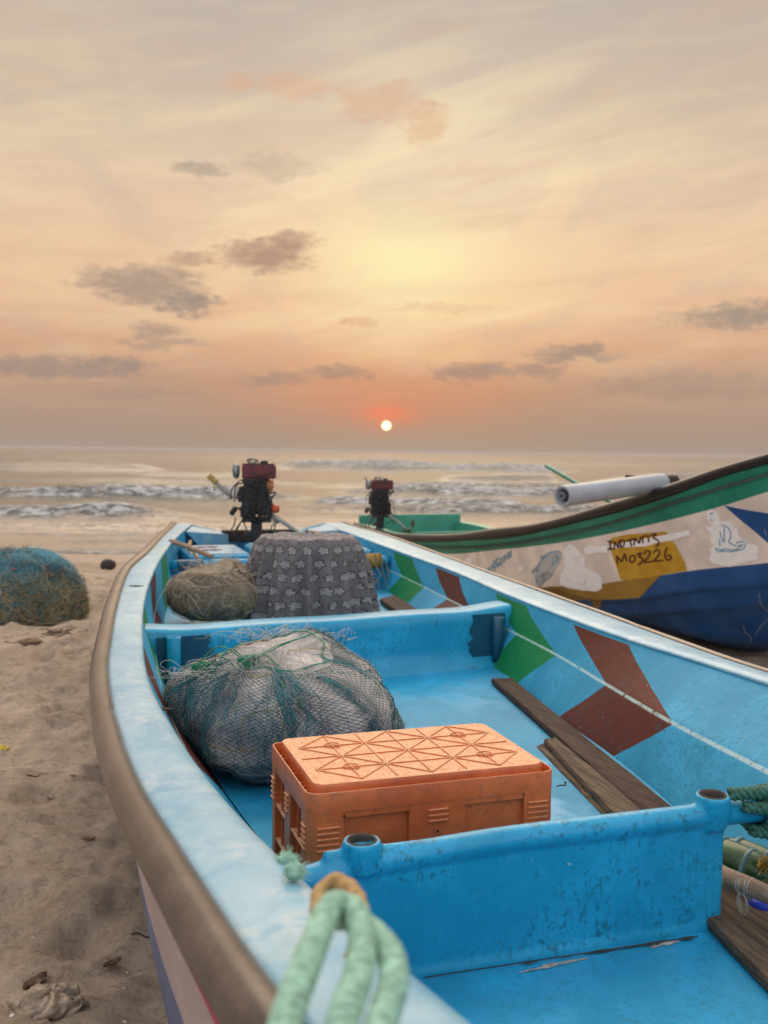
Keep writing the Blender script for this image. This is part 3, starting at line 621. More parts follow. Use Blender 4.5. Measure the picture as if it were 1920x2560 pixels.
for side, IN, OUT, ZT, LN, FL, sg in (('left', L_IN, L_OUT, L_Z, L_LN, L_FL, 1), ('right', R_IN, R_OUT, R_Z, R_LN, R_FL, -1)):
    # flat gunwale with softly rolled inner lip
    dz = wav(S_, .004, 1)
    ro, ri = row(OUT, S_, ZT), row(IN, S_, ZT); rows = []
    acr = (ri-ro)/np.linalg.norm(ri-ro, axis=1)[:, None]
    rows.append(ro-acr*.004+[0, 0, -.03])
    for k in np.linspace(0, 1, 9):
        p = ro+(ri-ro)*k; p = p+np.stack([0*S_, 0*S_, dz*1.0+.004*math.sin(k*PI)-.004*(k > .95)], -1); rows.append(p)
    rows.append(ri+acr*.006+np.stack([0*S_, 0*S_, dz-.010], -1)); rows.append(ri+acr*.003+[0, 0, -.014]); rows.append(ri-acr*.004+[0, 0, -.018])
    mb = MB(); mb.grid(np.stack(rows), flip=sg > 0); mb.build('gunwale', M['gunwale'], boat)
    # inner side, gunwale to crease line to floor
    top = ri+[0, 0, -.014]; ln = row(LN, S_); fl = row(FL, S_)+[0, 0, -.006]; rows = []; uv = []
    for k in range(11):
        q = k/10; rows.append(top+(ln-top)*q); uv.append(np.stack([S_, 1-.5*q+0*S_], -1))
    for k in range(1, 11):
        q = k/10; rows.append(ln+(fl-ln)*q); uv.append(np.stack([S_, .5-.5*q+0*S_], -1))
    mb = MB(); mb.grid(np.stack(rows), uv=np.stack(uv), flip=sg > 0); mb.build('side_panel', M['side'], boat)
    lm = (S_ > -1.5) & (S_ < 8.5); mb = MB()
    # rub rail along the outer edge
    rr = ro-acr*(.024 if sg > 0 else .013)+np.stack([0*S_, 0*S_, dz-.012+(.0 if sg > 0 else .004)], -1); rad = (.0325 if sg > 0 else .018)+wav(S_, .0016, 2)
    rr = rr+acr*wav(S_, .006, 1.3)[:, None]
    for s0 in ((4.9, 2.6) if sg > 0 else (3.55,)): rad = rad*(1-.10*np.exp(-((S_-s0)/.04)**2))
    mb = MB(); mb.tube(rr, rad, 14); mb.build('rub_rail', M['rail'], boat)
    # outer shell down to the sand
    mb = MB(); fac = 1.0
    off = [(.0, 0, 0), (.004, -.035, 0), (-.018, -.16, 0), (-.050, -.37, 1), (-.066, -.48, 1), (-.085, -.60, 1), (-.20, -.80, 1), (-.42, -.97, 1)]
    rows = []
    for dt, ddz, _ in off:
        z = np.maximum(ro[:, 2]+ddz*np.clip(ro[:, 2]/.9, .9, 1.1), .02 if ddz > -.9 else -.08); p = ro-acr*dt*-1*(-1); p = ro+acr*(-dt); p = np.stack([p[:, 0], p[:, 1], z], -1); rows.append(p)
    rows = np.stack(rows)
    mb.grid(rows[:4], 0, flip=sg < 0); mb.grid(rows[3:], 1, flip=sg < 0)
    mb.build('hull_shell', [M['palehull'], M['hullblue']], boat)
    if sg > 0:
        mb = MB(); mm = S_ < 1.5; p = rows[2][mm]-acr[mm]*.002+[0, 0, .0]; mb.tube(p, .006, 6); mb.build('pinstripe', M['magenta'], boat)
# floors
def floor_part(s0, s1, name, mat, dz=0):
    s = np.linspace(s0, s1, 60); a, b = row(L_FL, s), row(R_FL, s); mb = MB(); rows = []
    for k in np.linspace(0, 1, 25):
        p = a+(b-a)*k; p = p+np.stack([0*s, 0*s, fbm(p[:, 0]*2, p[:, 1]*2, 77, 3)*.010*math.sin(k*PI)+dz], -1); rows.append(p)
    mb.grid(np.stack(rows), flip=True); return mb.build(name, mat, boat)
floor_part(-1.5, 4.46, 'deck', M['deck']); floor_part(4.46, 8.7, 'deck', M['deck'])
def bx(mb, s, t_, z, ds, dt, dz_, mi=0, taper=1.0): mb.box(W(s, t_, z), (dt, ds, dz_), RB, mi, taper)
def tint(tab, s, k=0): return float(interp(tab, np.array([float(s)]))[k][0])

def remesh(o, vox, smooth=6):
    r = o.modifiers.new('remesh', 'REMESH'); r.mode = 'VOXEL'; r.voxel_size = vox; r.use_smooth_shade = True
    s_ = o.modifiers.new('smooth', 'SMOOTH'); s_.factor = .5; s_.iterations = smooth; return o
# near partition: plate, rolled top, two pipe sockets, stub tubes to the hull -- fused
mb = MB(); sp = 1.80
n = 40; tt = np.linspace(.47, 1.385, n)
prof = []
for i, t_ in enumerate(tt):
    ring = []
    for k in range(20):
        a = 2*PI*k/20; x = math.copysign(abs(math.cos(a))**.6, math.cos(a)); zz = math.copysign(abs(math.sin(a))**.25, math.sin(a))
        ring.append(W(sp+.016*x*(1 if zz > -.9 else 2.2), t_, .625+.150*zz))
    prof.append(ring)
mb.grid(np.array(prof), closed=True, flip=True)
b0 = len(mb.v)-n*20; mb.f += [tuple(range(b0, b0+20)), tuple(range(b0+n*20-1, b0+n*20-21, -1))]; mb.m += [0, 0]
tl = np.linspace(.26, 1.86, 40); zc = .755+np.where(tl > 1.36, -(tl-1.36)*.02, 0)-.014*(1-sm(tl, .5, .9))+np.where(tl < .55, (tl-.55)*.16, 0)
mb.tube(W2(tl*0+sp, tl, zc), .027, 18)
def pipe(mb, c, r0, r1, z0, z1, n=28):
    mb.lathe([(r1, z0), (r0, z0), (r0*1.0, (z0+z1)/2), (r0, z1-.006), ((r0+r1)/2, z1), (r1, z1-.004), (r1, (z0+z1)/2), (r1, z0)], c, n)
for t_ in (.546, 1.357):
    c = W(sp-.004, t_, 0); mb.tube([c+[0, 0, .725], c+[0, 0, .745], c+[0, 0, .768]], [.030, .034, .037], 22)
    pipe(mb, c, .0385, .0285, .765, .806 if t_ > 1 else .795)
mb.tube(W2(tl[2:-5]*0+sp+.006, np.linspace(.50, 1.36, 33), .50+tl[2:-5]*0), .030, 10)
part = mb.build('partition', M['blue'], boat, merge=0); remesh(part, .0052, 9)
for t_ in (.546, 1.357):
    c = W(sp-.004, t_, 0); m2 = MB(); zt = .804 if t_ > 1 else .793; pipe(m2, c, .0310, .0262, .76, zt, 28); m2.tube([c+[0, 0, zt-.026], c+[0, 0, zt-.022]], .028, 20)
    m2.build('pipe_socket', M['tubein'], boat)
# broken resin joint under the partition
for (u0, v0, u1, v1, wd) in ((1295, 2432, 1475, 2394, .0055), (1625, 2369, 1700, 2352, .005)):
    a, b = at_z(u0, v0, .503), at_z(u1, v1, .503); mb = MB(); k = np.linspace(0, 1, 26); P0 = a+(b-a)*k[:, None]; pr = np.array([-(b-a)[1], (b-a)[0], 0]); pr /= np.linalg.norm(pr)
    jag = wd*(.3+1.6*vnoise(k*13, k*0, int(u0)))*np.sin(k*PI)**.4; rows = [P0-pr*jag[:, None]*.6, P0-pr*jag[:, None]*.3+np.outer(.004*np.sin(k*PI)*(.5+vnoise(k*14, k*0, 4)), [0, 0, 1]), P0+pr*jag[:, None]*.6+np.outer(.005*np.sin(k*PI)*vnoise(k*17, k*0, 9), [0, 0, 1]), P0+pr*jag[:, None]]
    mb.grid(np.stack(rows)); mb.build('chipped_resin', M['raw'], boat, smooth=False)
a, b = at_z(1060, 2449, .5025), at_z(1745, 2345, .5025); mb = MB(); k = np.linspace(0, 1, 60); P0 = a+(b-a)*k[:, None]; wv_ = .006*np.clip(vnoise(k*22, k*0, 3)*1.6-.4, .05, 1)
mb.grid(np.stack([P0+np.outer(-wv_, [-.3, .95, 0])+[0, 0, .003], P0+[0, 0, .006], P0+np.outer(wv_, [-.3, .95, 0])+[0, 0, .004]])); mb.build('dirt_line', M['grimeline'], boat)

# broad thwart across the middle
def sthw(t_): return 4.225+.205*(t_-.3)/1.8
mb = MB(); n = 40; tl_, tr_ = .30, 2.12; tt = np.linspace(tl_, tr_, n); sec = []
for i, t_ in enumerate(tt):
    e = .020*math.exp(-((t_-tr_)/.16)**2)+.014*math.exp(-((t_-tl_)/.12)**2); wob = .004*math.sin(t_*9)
    sf = sthw(t_); sb = sf+.175
    zt = .772+e+wob*.5
    ring = [(sb, .50), (sb, zt-.02), (sb-.008, zt-.004), (sb-.03, zt), (sf+.03, zt), (sf+.010, zt-.005), (sf+.001, zt-.020), (sf, zt-.06), (sf+.004, .60), (sf-.006, .53), (sf-.045, .499), (sf-.05, .490), (sb, .49)]
    sec.append([W(a, t_, z) for a, z in ring])
mb.grid(np.array(sec), closed=True); mb.build('thwart', M['blue'], boat, auto=50)
for t_, zt in ((.432, .752), (2.030, .742)):   # pipe sockets in the dark resin patches
    c = W(sthw(t_)-.030, t_, 0); mb = MB(); pipe(mb, c, .030, .024, .52, zt, 20); mb.build('pipe_socket', M['dampblue' if t_ > 1 else 'blue'], boat)
    mb = MB(); mb.tube([c+[0, 0, zt-.02], c+[0, 0, zt-.018]], .0245, 16); mb.build('pipe_bore', M['tubein'], boat)
def patch(s, t0, t1, z0, z1, seed, name='resin_patch', mat='dampblue'):
    k = np.linspace(0, 1, 30); mb = MB(); zz = z0+(z1-z0)*k
    e0 = t0+(.10*fbm(k*6, k*0, seed, 5)); e1 = t1+0*k; rows = [W2(sthw(e0+(e1-e0)*q)-s, e0+(e1-e0)*q, zz) for q in np.linspace(0, 1, 5)]
    mb.grid(np.stack(rows)); mb.build(name, M[mat], boat)
patch(.004, .58, .36, .54, .745, 5); patch(.004, 1.90, 2.08, .52, .755, 8)
# crazing scratches on thwart face
for (u0, v0, u1, v1) in ((858, 1622, 868, 1588), (842, 1618, 858, 1582), (822, 1590, 826, 1570), (1091, 1566, 1093, 1552)):
    mb = MB(); a, b = ray(u0, v0), ray(u1, v1)
    nrm = np.array([-SH, CH, 0]); d0 = np.dot(nrm, W(4.29, 1, 0)); E0 = np.array([0, 0, EYE])
    mb.tube([E0+a*(d0/np.dot(nrm, a)), E0+b*(d0/np.dot(nrm, b))], .0018, 5)
    mb.build('scratch', M['grimeline'], boat)

# stern compartment: cross tube, bulkhead, hatch boxes, transom
mb = MB(); tl = np.linspace(.66, 2.20, 20); mb.tube(W2(tl*0+6.62, tl, .775+tl*0), .034, 16); mb.build('cross_tube', M['blue'], boat)
mb = MB(); bx(mb, 6.70, 1.43, .665, .04, 1.52, .20); mb.build('bulkhead', M['blue'], boat, smooth=False, bevel=.006)
mb = MB(); bx(mb, 6.62, .84, .775, .072, .22, .073); 
mb = MB()
k = np.linspace(0, 1, 20); mb.tube(W2(6.60+0*k, .70+.17*k, .778+0*k), .0352*(1+.02*np.sin(k*30)), 14); mb.build('resin_patch', M['dampblue'], boat)
for (t0, t1, s0, s1, z1) in ((.82, 1.26, 6.95, 7.65, .80), (1.32, 2.18, 6.95, 7.62, .815)):
    mb = MB(); bx(mb, (s0+s1)/2, (t0+t1)/2, (z1+.58)/2, s1-s0, t1-t0, z1-.58, 0, .985); mb.build('hatch_box', M['blue'], boat, smooth=False, bevel=.014)
    m2 = MB(); bx(m2, (s0+s1)/2, (t0+t1)/2, z1+.004, (s1-s0)*.90, (t1-t0)*.93, .012); m2.build('hatch_lid', M['gunwale'], boat, smooth=False, bevel=.004)
mb = MB(); bx(mb, 6.99, 1.29, .70, .05, .045, .22); mb.build('box_strap', M['gunwale'], boat, smooth=False, bevel=.005)
for q in range(2):
    mb = MB()
    for j in range(5): bx(mb, 7.2+q*.22+j*.008, .93+j*.035, .815+.003*(j % 2), .05, .04, .010)
    mb.build('paint_flake', M['palehull'], boat, smooth=False)
mb = MB(); zt_ = .90; ts = np.array([1.0, 1.05, 1.42, 1.90, 2.2, 2.28]); zs = np.array([.895, .89, .80, .80, .885, .89])
k = np.linspace(1.0, 2.28, 40); zk_ = np.interp(k, ts, zs); rows = [W2(8.60+0*k, k, k*0+.35), W2(8.60+0*k, k, zk_), W2(8.66+0*k, k, zk_), W2(8.68+0*k, k, k*0+.2)]
mb.grid(np.stack(rows)); mb.build('transom', M['side'], boat, auto=40)
mb = MB(); bx(mb, 8.52, 1.62, .80, .10, .66, .10); bx(mb, 8.30, 1.70, .72, .40, .10, .12); mb.build('engine_board', M['wooddark'], boat, smooth=False, bevel=.008)
for t0, t1, z1 in ((1.04, 1.44, .80), (2.23, 1.9, .80)):  # knees at the corners
    mb = MB(); P = [W(8.59, t0, .885), W(8.0, t0-(.12 if t0 < 1.5 else -.0), .885), W(8.59, t1, .80), W(8.2, t0+(.05 if t0 < 1.5 else -.05), .70), W(8.59, t1, .70)]
    mb.add(P, [(0, 1, 2), (1, 3, 4, 2)]); mb.build('corner_knee', M['gunwale'], boat, smooth=False)

# small paint splits on the gunwale
for (u, v) in ((431, 1328), (400, 1334), (405, 1369), (340, 1467), (300, 1775), (335, 1773), (395, 1774)):
    mb = MB(); p = at_z(u, v, tint(L_Z, 3.5 if v > 1700 else 6)+.004); mb.ball(p+[0, 0, .004 if v < 1700 else .002], (.035, .012, .003), 6, noise=.3, seed=u)
    mb.build('paint_chip', M['grimeline'], boat)

# ------------------------------------------------------------------ orange crate, upside down
cr0 = W(2.018, .49, .5); ang = math.radians(18.2); RC = rotz(ang)
CX, CY, CZ = .60, .40, .322
crate = thing('plastic_crate', cr0, 'orange plastic fish crate turned upside down on the blue deck beside the net bag', 'crate'); crate.rotation_euler = (0, 0, ang)
def cb(mb, x0, x1, y0, y1, z0, z1, mi=0): mb.box(cr0+RC @ np.array([(x0+x1)/2, (y0+y1)/2, (z0+z1)/2]), (x1-x0, y1-y0, z1-z0), RC, mi)
def cp(x, y, z): return cr0+RC @ np.array([x, y, z])
mb = MB(); cb(mb, .030, CX-.030, .030, CY-.030, .004, .290); mb.build('tub', M['crate'], crate, smooth=False, bevel=.01)
# base plate with rounded corners
def rrect(x0, x1, y0, y1, r, n=6):
    P = []
    for cx, cy, a0 in ((x1-r, y1-r, 0), (x0+r, y1-r, 90), (x0+r, y0+r, 180), (x1-r, y0+r, 270)):
        for k in range(n+1): a = math.radians(a0+90*k/n); P.append((cx+r*math.cos(a), cy+r*math.sin(a)))
    return P
mb = MB(); rows = []
for ins, z in ((.0, .262), (0, .313), (.0012, .318), (.0035, .3212), (.007, .322), (.2, .322)):
    R_ = rrect(.019+ins, CX-.019-ins, .017+min(ins, .17), CY-.017-min(ins, .17), max(.028-ins*.8, .004)); rows.append([cp(x, y, z) for x, y in R_])
mb.grid(np.array(rows), closed=True); b = len(mb.v)-len(R_); mb.f.append(tuple(range(b, b+len(R_)))); mb.m.append(0)
mb.build('base_plate', M['crate'], crate, auto=35)
# outer rim band, posts and panels
mb = MB(); rows = []
for ins, z in ((.006, .262), (0, .264), (0, .305), (.0015, .308), (.0035, .308), (.005, .305), (.005, .262)):
    rows.append([cp(x, y, z) for x, y in rrect(ins, CX-ins, ins, CY-ins, .03-ins)])
mb.grid(np.array(rows), closed=True); mb.build('rim', M['crate'], crate, auto=40)
for cx, cy, a0 in ((.03, .03, 180), (CX-.03, .03, 270), (CX-.03, CY-.03, 0), (.03, CY-.03, 90)):
    P = []; mb = MB()
    for k in range(9): a = math.radians(a0+90*k/8); P.append((cx+.0295*math.cos(a), cy+.0295*math.sin(a)))
    d0 = (P[0][0]-cx, P[0][1]-cy); ex = .05
    def ext(p, q):  # straight extension along the wall
        tx, ty = -(p[1]-q[1]), (p[0]-q[0]); l = math.hypot(tx, ty); return tx/l, ty/l
    t0 = ext(P[0], (cx, cy)); t1 = ext(P[-1], (cx, cy)); lx0 = .052 if abs(t0[0]) > .5 else .028; lx1 = .052 if abs(t1[0]) > .5 else .028
    Q = [(P[0][0]-t0[0]*lx0, P[0][1]-t0[1]*lx0)]+P+[(P[-1][0]+t1[0]*lx1, P[-1][1]+t1[1]*lx1)]
    inn = [(x+(cx-x)*.0+(.008 if x < .1 else -.008 if x > CX-.1 else 0)*(1 if abs(x-cx) > .02 else 0)+0, y+(.008 if y < .1 else -.008 if y > CY-.1 else 0)*(1 if abs(y-cy) > .02 else 0)) for x, y in Q]
    rows = [[cp(x, y, z) for x, y in Q] for z in (.0, .264)]; mb.grid(np.array(rows)); 
    for (qx, qy), z_ in (((Q[0]), 0), ((Q[-1]), 0)):
        dx = 0 if abs(qy-0) < .005 or abs(qy-CY) < .005 else (.016 if qx < .3 else -.016); dy = (.016 if qy < .2 else -.016) if dx == 0 else 0
        mb.grid(np.array([[cp(qx, qy, 0), cp(qx+dx*1.3, qy+dy*1.3, 0)], [cp(qx, qy, .264), cp(qx+dx*1.3, qy+dy*1.3, .264)]]))
    mb.build('corner_post', M['crate'], crate, auto=30)
for y, sy in ((0, 1), (CY, -1)):
    mb = MB()
    def yy(a, b_): return (y+sy*a, y+sy*b_) if sy > 0 else (y+sy*b_, y+sy*a)
    q = yy(.0015, .03)
    cb(mb, .235, .370, *q, .125, .266); cb(mb, .080, .52, *yy(.003, .03), .248, .263)
    cb(mb, .075, .237, *yy(.003, .03), .121, .126); cb(mb, .368, .525, *yy(.003, .03), .121, .126)
    cb(mb, .233, .239, *yy(.002, .03), .0, .124); cb(mb, .366, .372, *yy(.002, .03), .0, .124)
    cb(mb, .08, .236, *yy(.014, .04), .127, .25); cb(mb, .369, .522, *yy(.014, .04), .127, .25); cb(mb, .07, .53, *yy(.001, .02), .0, .014)
    cb(mb, .07, .24, *yy(.018, .05), .016, .122); cb(mb, .24, .53, *yy(.018, .05), .016, .122)
    mb.build('long_wall', M['crate'], crate, smooth=False, bevel=.0018)
for x, sx in ((0, 1), (CX, -1)):
    mb = MB()
    def xx(a, b_): return (x+sx*a, x+sx*b_) if sx > 0 else (x+sx*b_, x+sx*a)
    cb(mb, *xx(.0015, .03), .175, .235, .10, .266); cb(mb, *xx(.003, .03), .055, .345, .250, .263); cb(mb, *xx(.004, .03), .197, .203, 0, .1)
    cb(mb, *xx(.003, .04), .05, .35, .165, .170); cb(mb, *xx(.003, .04), .05, .35, .078, .083); cb(mb, *xx(.001, .02), .05, .35, 0, .013)
    cb(mb, *xx(.006, .04), .118, .122, .0, .25); cb(mb, *xx(.006, .04), .288, .292, .0, .25)
    mb.build('short_wall', M['crate'], crate, smooth=False, bevel=.0018)
# bracing ribs in the slot between plate and rim
for x in (.075, .115, .155, .20, .235, .345, .375, .41, .45, .49, .525):
    for y0 in (.003, CY-.021): mb = MB(); cb(mb, x-.0012, x+.0012, y0, y0+.018, .255, .296); mb.build('bracing_rib', M['crate'], crate, smooth=False)
for y in (.07, .095, .12, .19, .215, .24, .30, .33):
    for x0 in (.003, CX-.023): mb = MB(); cb(mb, x0, x0+.020, y-.0012, y+.0012, .255, .296); mb.build('bracing_rib', M['crate'], crate, smooth=False)
# star lattice of ribs moulded on the base
mb = MB(); ax0, ax1, ay0, ay1 = .027, CX-.027, .024, CY-.024
def lp(a, b): return ax0+(ax1-ax0)*a, ay0+(ay1-ay0)*b
def rib(p, q, w_=.0030, h=.0036):
    (x0, y0), (x1, y1) = lp(*p), lp(*q); L = math.hypot(x1-x0, y1-y0); an_ = math.atan2(y1-y0, x1-x0)
    mb.box(cp((x0+x1)/2, (y0+y1)/2, .322+h/2-.001), (L, w_, h), RC @ rotz(an_))
def nd(i, r_): return (i+.25)/6.5, .02+.96*r_/4
def chain(*ns):
    for p, q in zip(ns[:-1], ns[1:]): rib(nd(*p), nd(*q))
for ch in (((1, 4), (1, 2), (1, 0)), ((2, 4), (2, 3), (2, 1), (2, 0)), ((3, 4), (3, 2), (3, 0)), ((4, 4), (4, 3), (4, 1), (4, 0)), ((5, 4), (5, 2), (5, 0)),
           ((0, 3), (2, 3), (4, 3), (6, 3)), ((-.15, 2), (1, 2), (3, 2), (5, 2), (6.15, 2)), ((0, 1), (2, 1), (4, 1), (6, 1)),
           ((1, 4), (2, 3), (3, 2), (4, 1), (5, 0)), ((3, 4), (4, 3), (5, 2), (6, 1)), ((0, 3), (1, 2), (2, 1), (3, 0)), ((5, 4), (6, 3)), ((0, 1), (1, 0)),
           ((0, 3), (1, 4)), ((0, 1), (1, 2), (2, 3), (3, 4)), ((1, 0), (2, 1), (3, 2), (4, 3), (5, 4)), ((3, 0), (4, 1), (5, 2), (6, 3)), ((5, 0), (6, 1))): chain(*ch)
for c in ((1, 3), (1, 1), (5, 3), (5, 1)):
    x, y = lp(*nd(*c)); an_ = np.linspace(0, 2*PI, 25)[:-1]; P = np.array([cp(x+.0185*math.cos(a), y+.0185*math.sin(a), .3250) for a in an_]); mb.tube(P, .0019, 5, closed=True)
mb.build('base_rib', M['crate'], crate, smooth=False)
# grip ribs and drain holes
for x0, x1, n_, z0 in ((.022, .072, 5, .178), (.528, .578, 5, .186), (.280, .328, 3, .218)):
    mb = MB()
    for k in range(n_): cb(mb, x0, x1, -.0035, .004, z0+k*.0125, z0+k*.0125+.0042)
    mb.build('grip_rib', M['crate'], crate, smooth=False, bevel=.001)
for y0, y1, n_, z0 in ((.02, .05, 5, .178), (.19, .222, 4, .20), (.345, .375, 5, .178)):
    mb = MB()
    for k in range(n_): cb(mb, -.0035, .004, y0, y1, z0+k*.0125, z0+k*.0125+.0042)
    mb.build('grip_rib', M['crate'], crate, smooth=False, bevel=.001)
for x, y, z in ((.083, -.0008, .254), (.518, .002, .256), (.303, .0008, .196), (.052, -.0007, .055), (.56, -.0007, .055)):
    mb = MB(); mb.tube([cp(x, y-.0006, z), cp(x, y+.004, z)], .003, 12); mb.build('drain_hole', M['blacktop'], crate, smooth=False)
mb = MB(); mb.tube(spline([cp(.052, -.004, .115), cp(.068, -.005, .128), cp(.083, -.004, .130)], 10), .0012, 5); mb.build('stuck_weed', M['greenline'], crate)
# rusty hook poking out past the crate
p0 = at_z(1392, 1966, .52); p1 = at_z(1414, 1963, .525); mb = MB(); mb.tube(spline([p0, (p0+p1)/2+[0, 0, .002], p1, p1+[.002, .012, .006]], 12), .0022, 6); mb.ball(p1+[0, .008, .006], .004, 6)
tag(mb.build('iron_hook', M['twig']), 'small rusty hook on the deck at the right end of the crate', 'hook')

# ------------------------------------------------------------------ planks
def plank(pts, th, name_mat, label, group='loose planks in the blue boat', tilt=0, bend=0, n=24, seed=1):
    """pts: (left far, right far, right near, left near) top corners in world space"""
    a, b, c, d = [np.array(p, float) for p in pts]; mb = MB(); k = np.linspace(0, 1, n); L = a+(d-a)*k[:, None]; R_ = b+(c-b)*k[:, None]
    ac = (R_-L); wob = fbm(k*3, k*0, seed, 3)*.010; L = L+ac/np.linalg.norm(ac[0])*wob[:, None]; R_ = R_+ac/np.linalg.norm(ac[0])*(fbm(k*3, k*0+5, seed, 3)*.008)[:, None]
    e = ac/np.linalg.norm(ac, axis=1)[:, None]*.005; dn = np.array([0, 0, th]); L[0] += (L[1]-L[0])*.35
    rows = [L+e*.2-dn, L-dn*.75, L-dn*.3, L+e+[0, 0, .001], L+ac*.3+[0, 0, .002], L+ac*.7+[0, 0, .002], R_-e+[0, 0, .001], R_-dn*.3, R_-dn*.8, R_-e*.4-dn]
    mb.grid(np.stack(rows), closed=False, flip=False); N = n
    b0 = 0; mb.grid(np.stack([rows[-1], rows[0]])); M_ = len(rows)
    mb.f.append(tuple(i*N for i in range(M_))); mb.m.append(0); mb.f.append(tuple(i*N+N-1 for i in range(M_-1, -1, -1))); mb.m.append(0)
    o = mb.build('plank', M[name_mat], auto=50); return tag(o, label, 'plank', group)
plank([at_z(1225, 1693, .525), at_z(1280, 1694, .530), at_z(1688, 2021, .548), at_z(1606, 2032, .530)], .024, 'wooddark', 'dark wet plank lying highest along the foot of the striped side')
a_, b_, c_, d_ = at_z(1355, 1841, .528), at_z(1388, 1842, .528), at_z(1613, 2033, .528), at_z(1541, 2043, .528)
plank([a_, b_, c_+(c_-b_)*1.35+W(0, .02, 0), d_+(d_-a_)*1.35], .022, 'woodgrey', 'weathered grey brown plank lying in the middle of the three beside the crate', seed=4)
a_, b_, c_, d_ = at_z(1338, 1860, .506), at_z(1372, 1850, .506), at_z(1560, 2043, .506), at_z(1519, 2045, .506)
plank([a_, b_, c_+(c_-b_)*1.35, d_+(d_-a_)*1.35], .012, 'woodgrey', 'thin grey plank lying flat and nearest the crate', seed=7)
plank([at_z(948, 1497, .605), at_z(990, 1488, .605), at_z(1050, 1528, .605), at_z(1002, 1533, .605)], .025, 'wooddark', 'short dark brown board on the deck behind the middle thwart', seed=9)

# ------------------------------------------------------------------ nets
def fibres(mb, fn, n, r, seed, ln=(.15, .5), steps=14, wig=.9, mi=0, sides=3, off=(.002, .012)):
    rg = np.random.default_rng(seed)
    for _ in range(n):
        u, v = rg.uniform(0, 2*PI), rg.uniform(.12, 1.0); L = rg.uniform(*ln); a = rg.uniform(0, 2*PI); P = []; da = rg.normal(0, wig)
        o_ = rg.uniform(*off)
        for k in range(steps):
            P.append(fn(u, v, o_+.3*o_*math.sin(k*1.7+u))); a += da*.35+rg.normal(0, .18)*wig; u += math.cos(a)*L/steps*2.4/(.5+v); v = min(1.06, max(.05, v+math.sin(a)*L/steps*1.6))
        mb.tube(np.array(P), r, sides, mi, caps=False)
def netmesh(fn, nu, nv, r, mb, mi=0, v0=.1, v1=1.0, off=.004, umap=None, sel=None, hang=.0):
    """diamond netting over a surface fn(u, v, off)"""
    P = np.zeros((nv+1, nu, 3))
    for j in range(nv+1):
        for i in range(nu):
            u = (i+.5*(j % 2))*2*PI/nu; v = v0+(v1-v0)*j/nv
            if umap: u, v = umap(u, v)
            P[j, i] = fn(u, v, off+hang*math.sin(i*2.1+j*1.3)*.5)
    for j in range(nv):
        for i in range(nu):
            for k in ((i, i+1) if j % 2 else (i, i-1)):
                a, b = P[j, i], P[j+1, k % nu]
                if sel and not sel(i/nu, j/nv): continue
                d = b-a; L = np.linalg.norm(d)
                if L < 1e-5: continue
                d /= L; x = np.cross(d, [.3, .5, .8]); x /= np.linalg.norm(x)+1e-9; y = np.cross(d, x)
                mb.add([a+x*r, a-x*.5*r+y*.87*r, a-x*.5*r-y*.87*r, b+x*r, b-x*.5*r+y*.87*r, b-x*.5*r-y*.87*r], [(0, 1, 4, 3), (1, 2, 5, 4), (2, 0, 3, 5)], mi)
    # knots
    rr = r*2.1
    for j in range(1, nv):
        for i in range(nu):
            if sel and not sel(i/nu, j/nv): continue
            c = P[j, i]; mb.add([c+[rr, 0, 0], c-[rr, 0, 0], c+[0, rr, 0], c-[0, rr, 0], c+[0, 0, rr], c-[0, 0, rr]], [(0, 2, 4), (2, 1, 4), (1, 3, 4), (3, 0, 4), (2, 0, 5), (1, 2, 5), (3, 1, 5), (0, 3, 5)], mi)
    return P
def blobfn(c, rx, ry, h, zb, lump=.05, seed=1, pleat=0, npl=9, expo=2.4, apex=(0, 0), bumps=(), belly=.0, rough=0):
    tabn = fbm(*np.meshgrid(np.arange(0, 12, .08), np.arange(0, 12, .08)), seed=int(seed*10)+5, oct=4)
    """mound: u azimuth, v 0 (apex) .. 1 (foot); boat-aligned axes"""
    def f(u, v, off=0):
        vv = min(v, 1.0); ph = vv*(PI/2+belly); ce = abs(math.cos(ph))**(2/expo)*(1 if math.cos(ph) > 0 else -1); se = math.sin(ph)**(2/expo)
        x, y = math.cos(u)*se, math.sin(u)*se
        n_ = lump*(math.sin(3*u+seed)*math.sin(2.2*ph+seed)+.7*math.sin(5*u+seed*2.3+1.5*ph)+.5*math.sin(9*u+seed*1.7-3*ph)*math.sin(ph)+.35*math.sin(17*u+ph*6+seed))
        k = 1+n_*min(1, vv*2.5)+pleat*(abs(math.sin(npl*u/2+.6*math.sin(ph*2+u)))-.6)*math.exp(-((vv-.42)/.30)**2)
        if rough: k += rough*tabn[int((3+2.2*x*se+1.4*ph)/.08) % 150, int((3+2.2*y*se+1.1*ph)/.08) % 150]
        r_ = rx+off, ry+off
        px_ = x*r_[0]*k+apex[0]*(1-vv)**1.3; py_ = y*r_[1]*k+apex[1]*(1-vv)**1.3; pz = (ce*(h+off))*(1+n_*.6)
        for (bx_, by_, bs, bh) in bumps: pz += bh*math.exp(-(((px_-bx_)/bs)**2+((py_-by_)/bs)**2))*max(0, ce)**.4
        z = max(c[2]+pz, zb+off*.3); return np.array([c[0]+px_*CH-py_*SH, c[1]+px_*SH+py_*CH, z])
    return f
def skin(fn, nu, nv, v1=1.0):
    return np.array([[fn(2*PI*i/nu, v1*j/nv, 0) for i in range(nu)] for j in range(nv+1)])
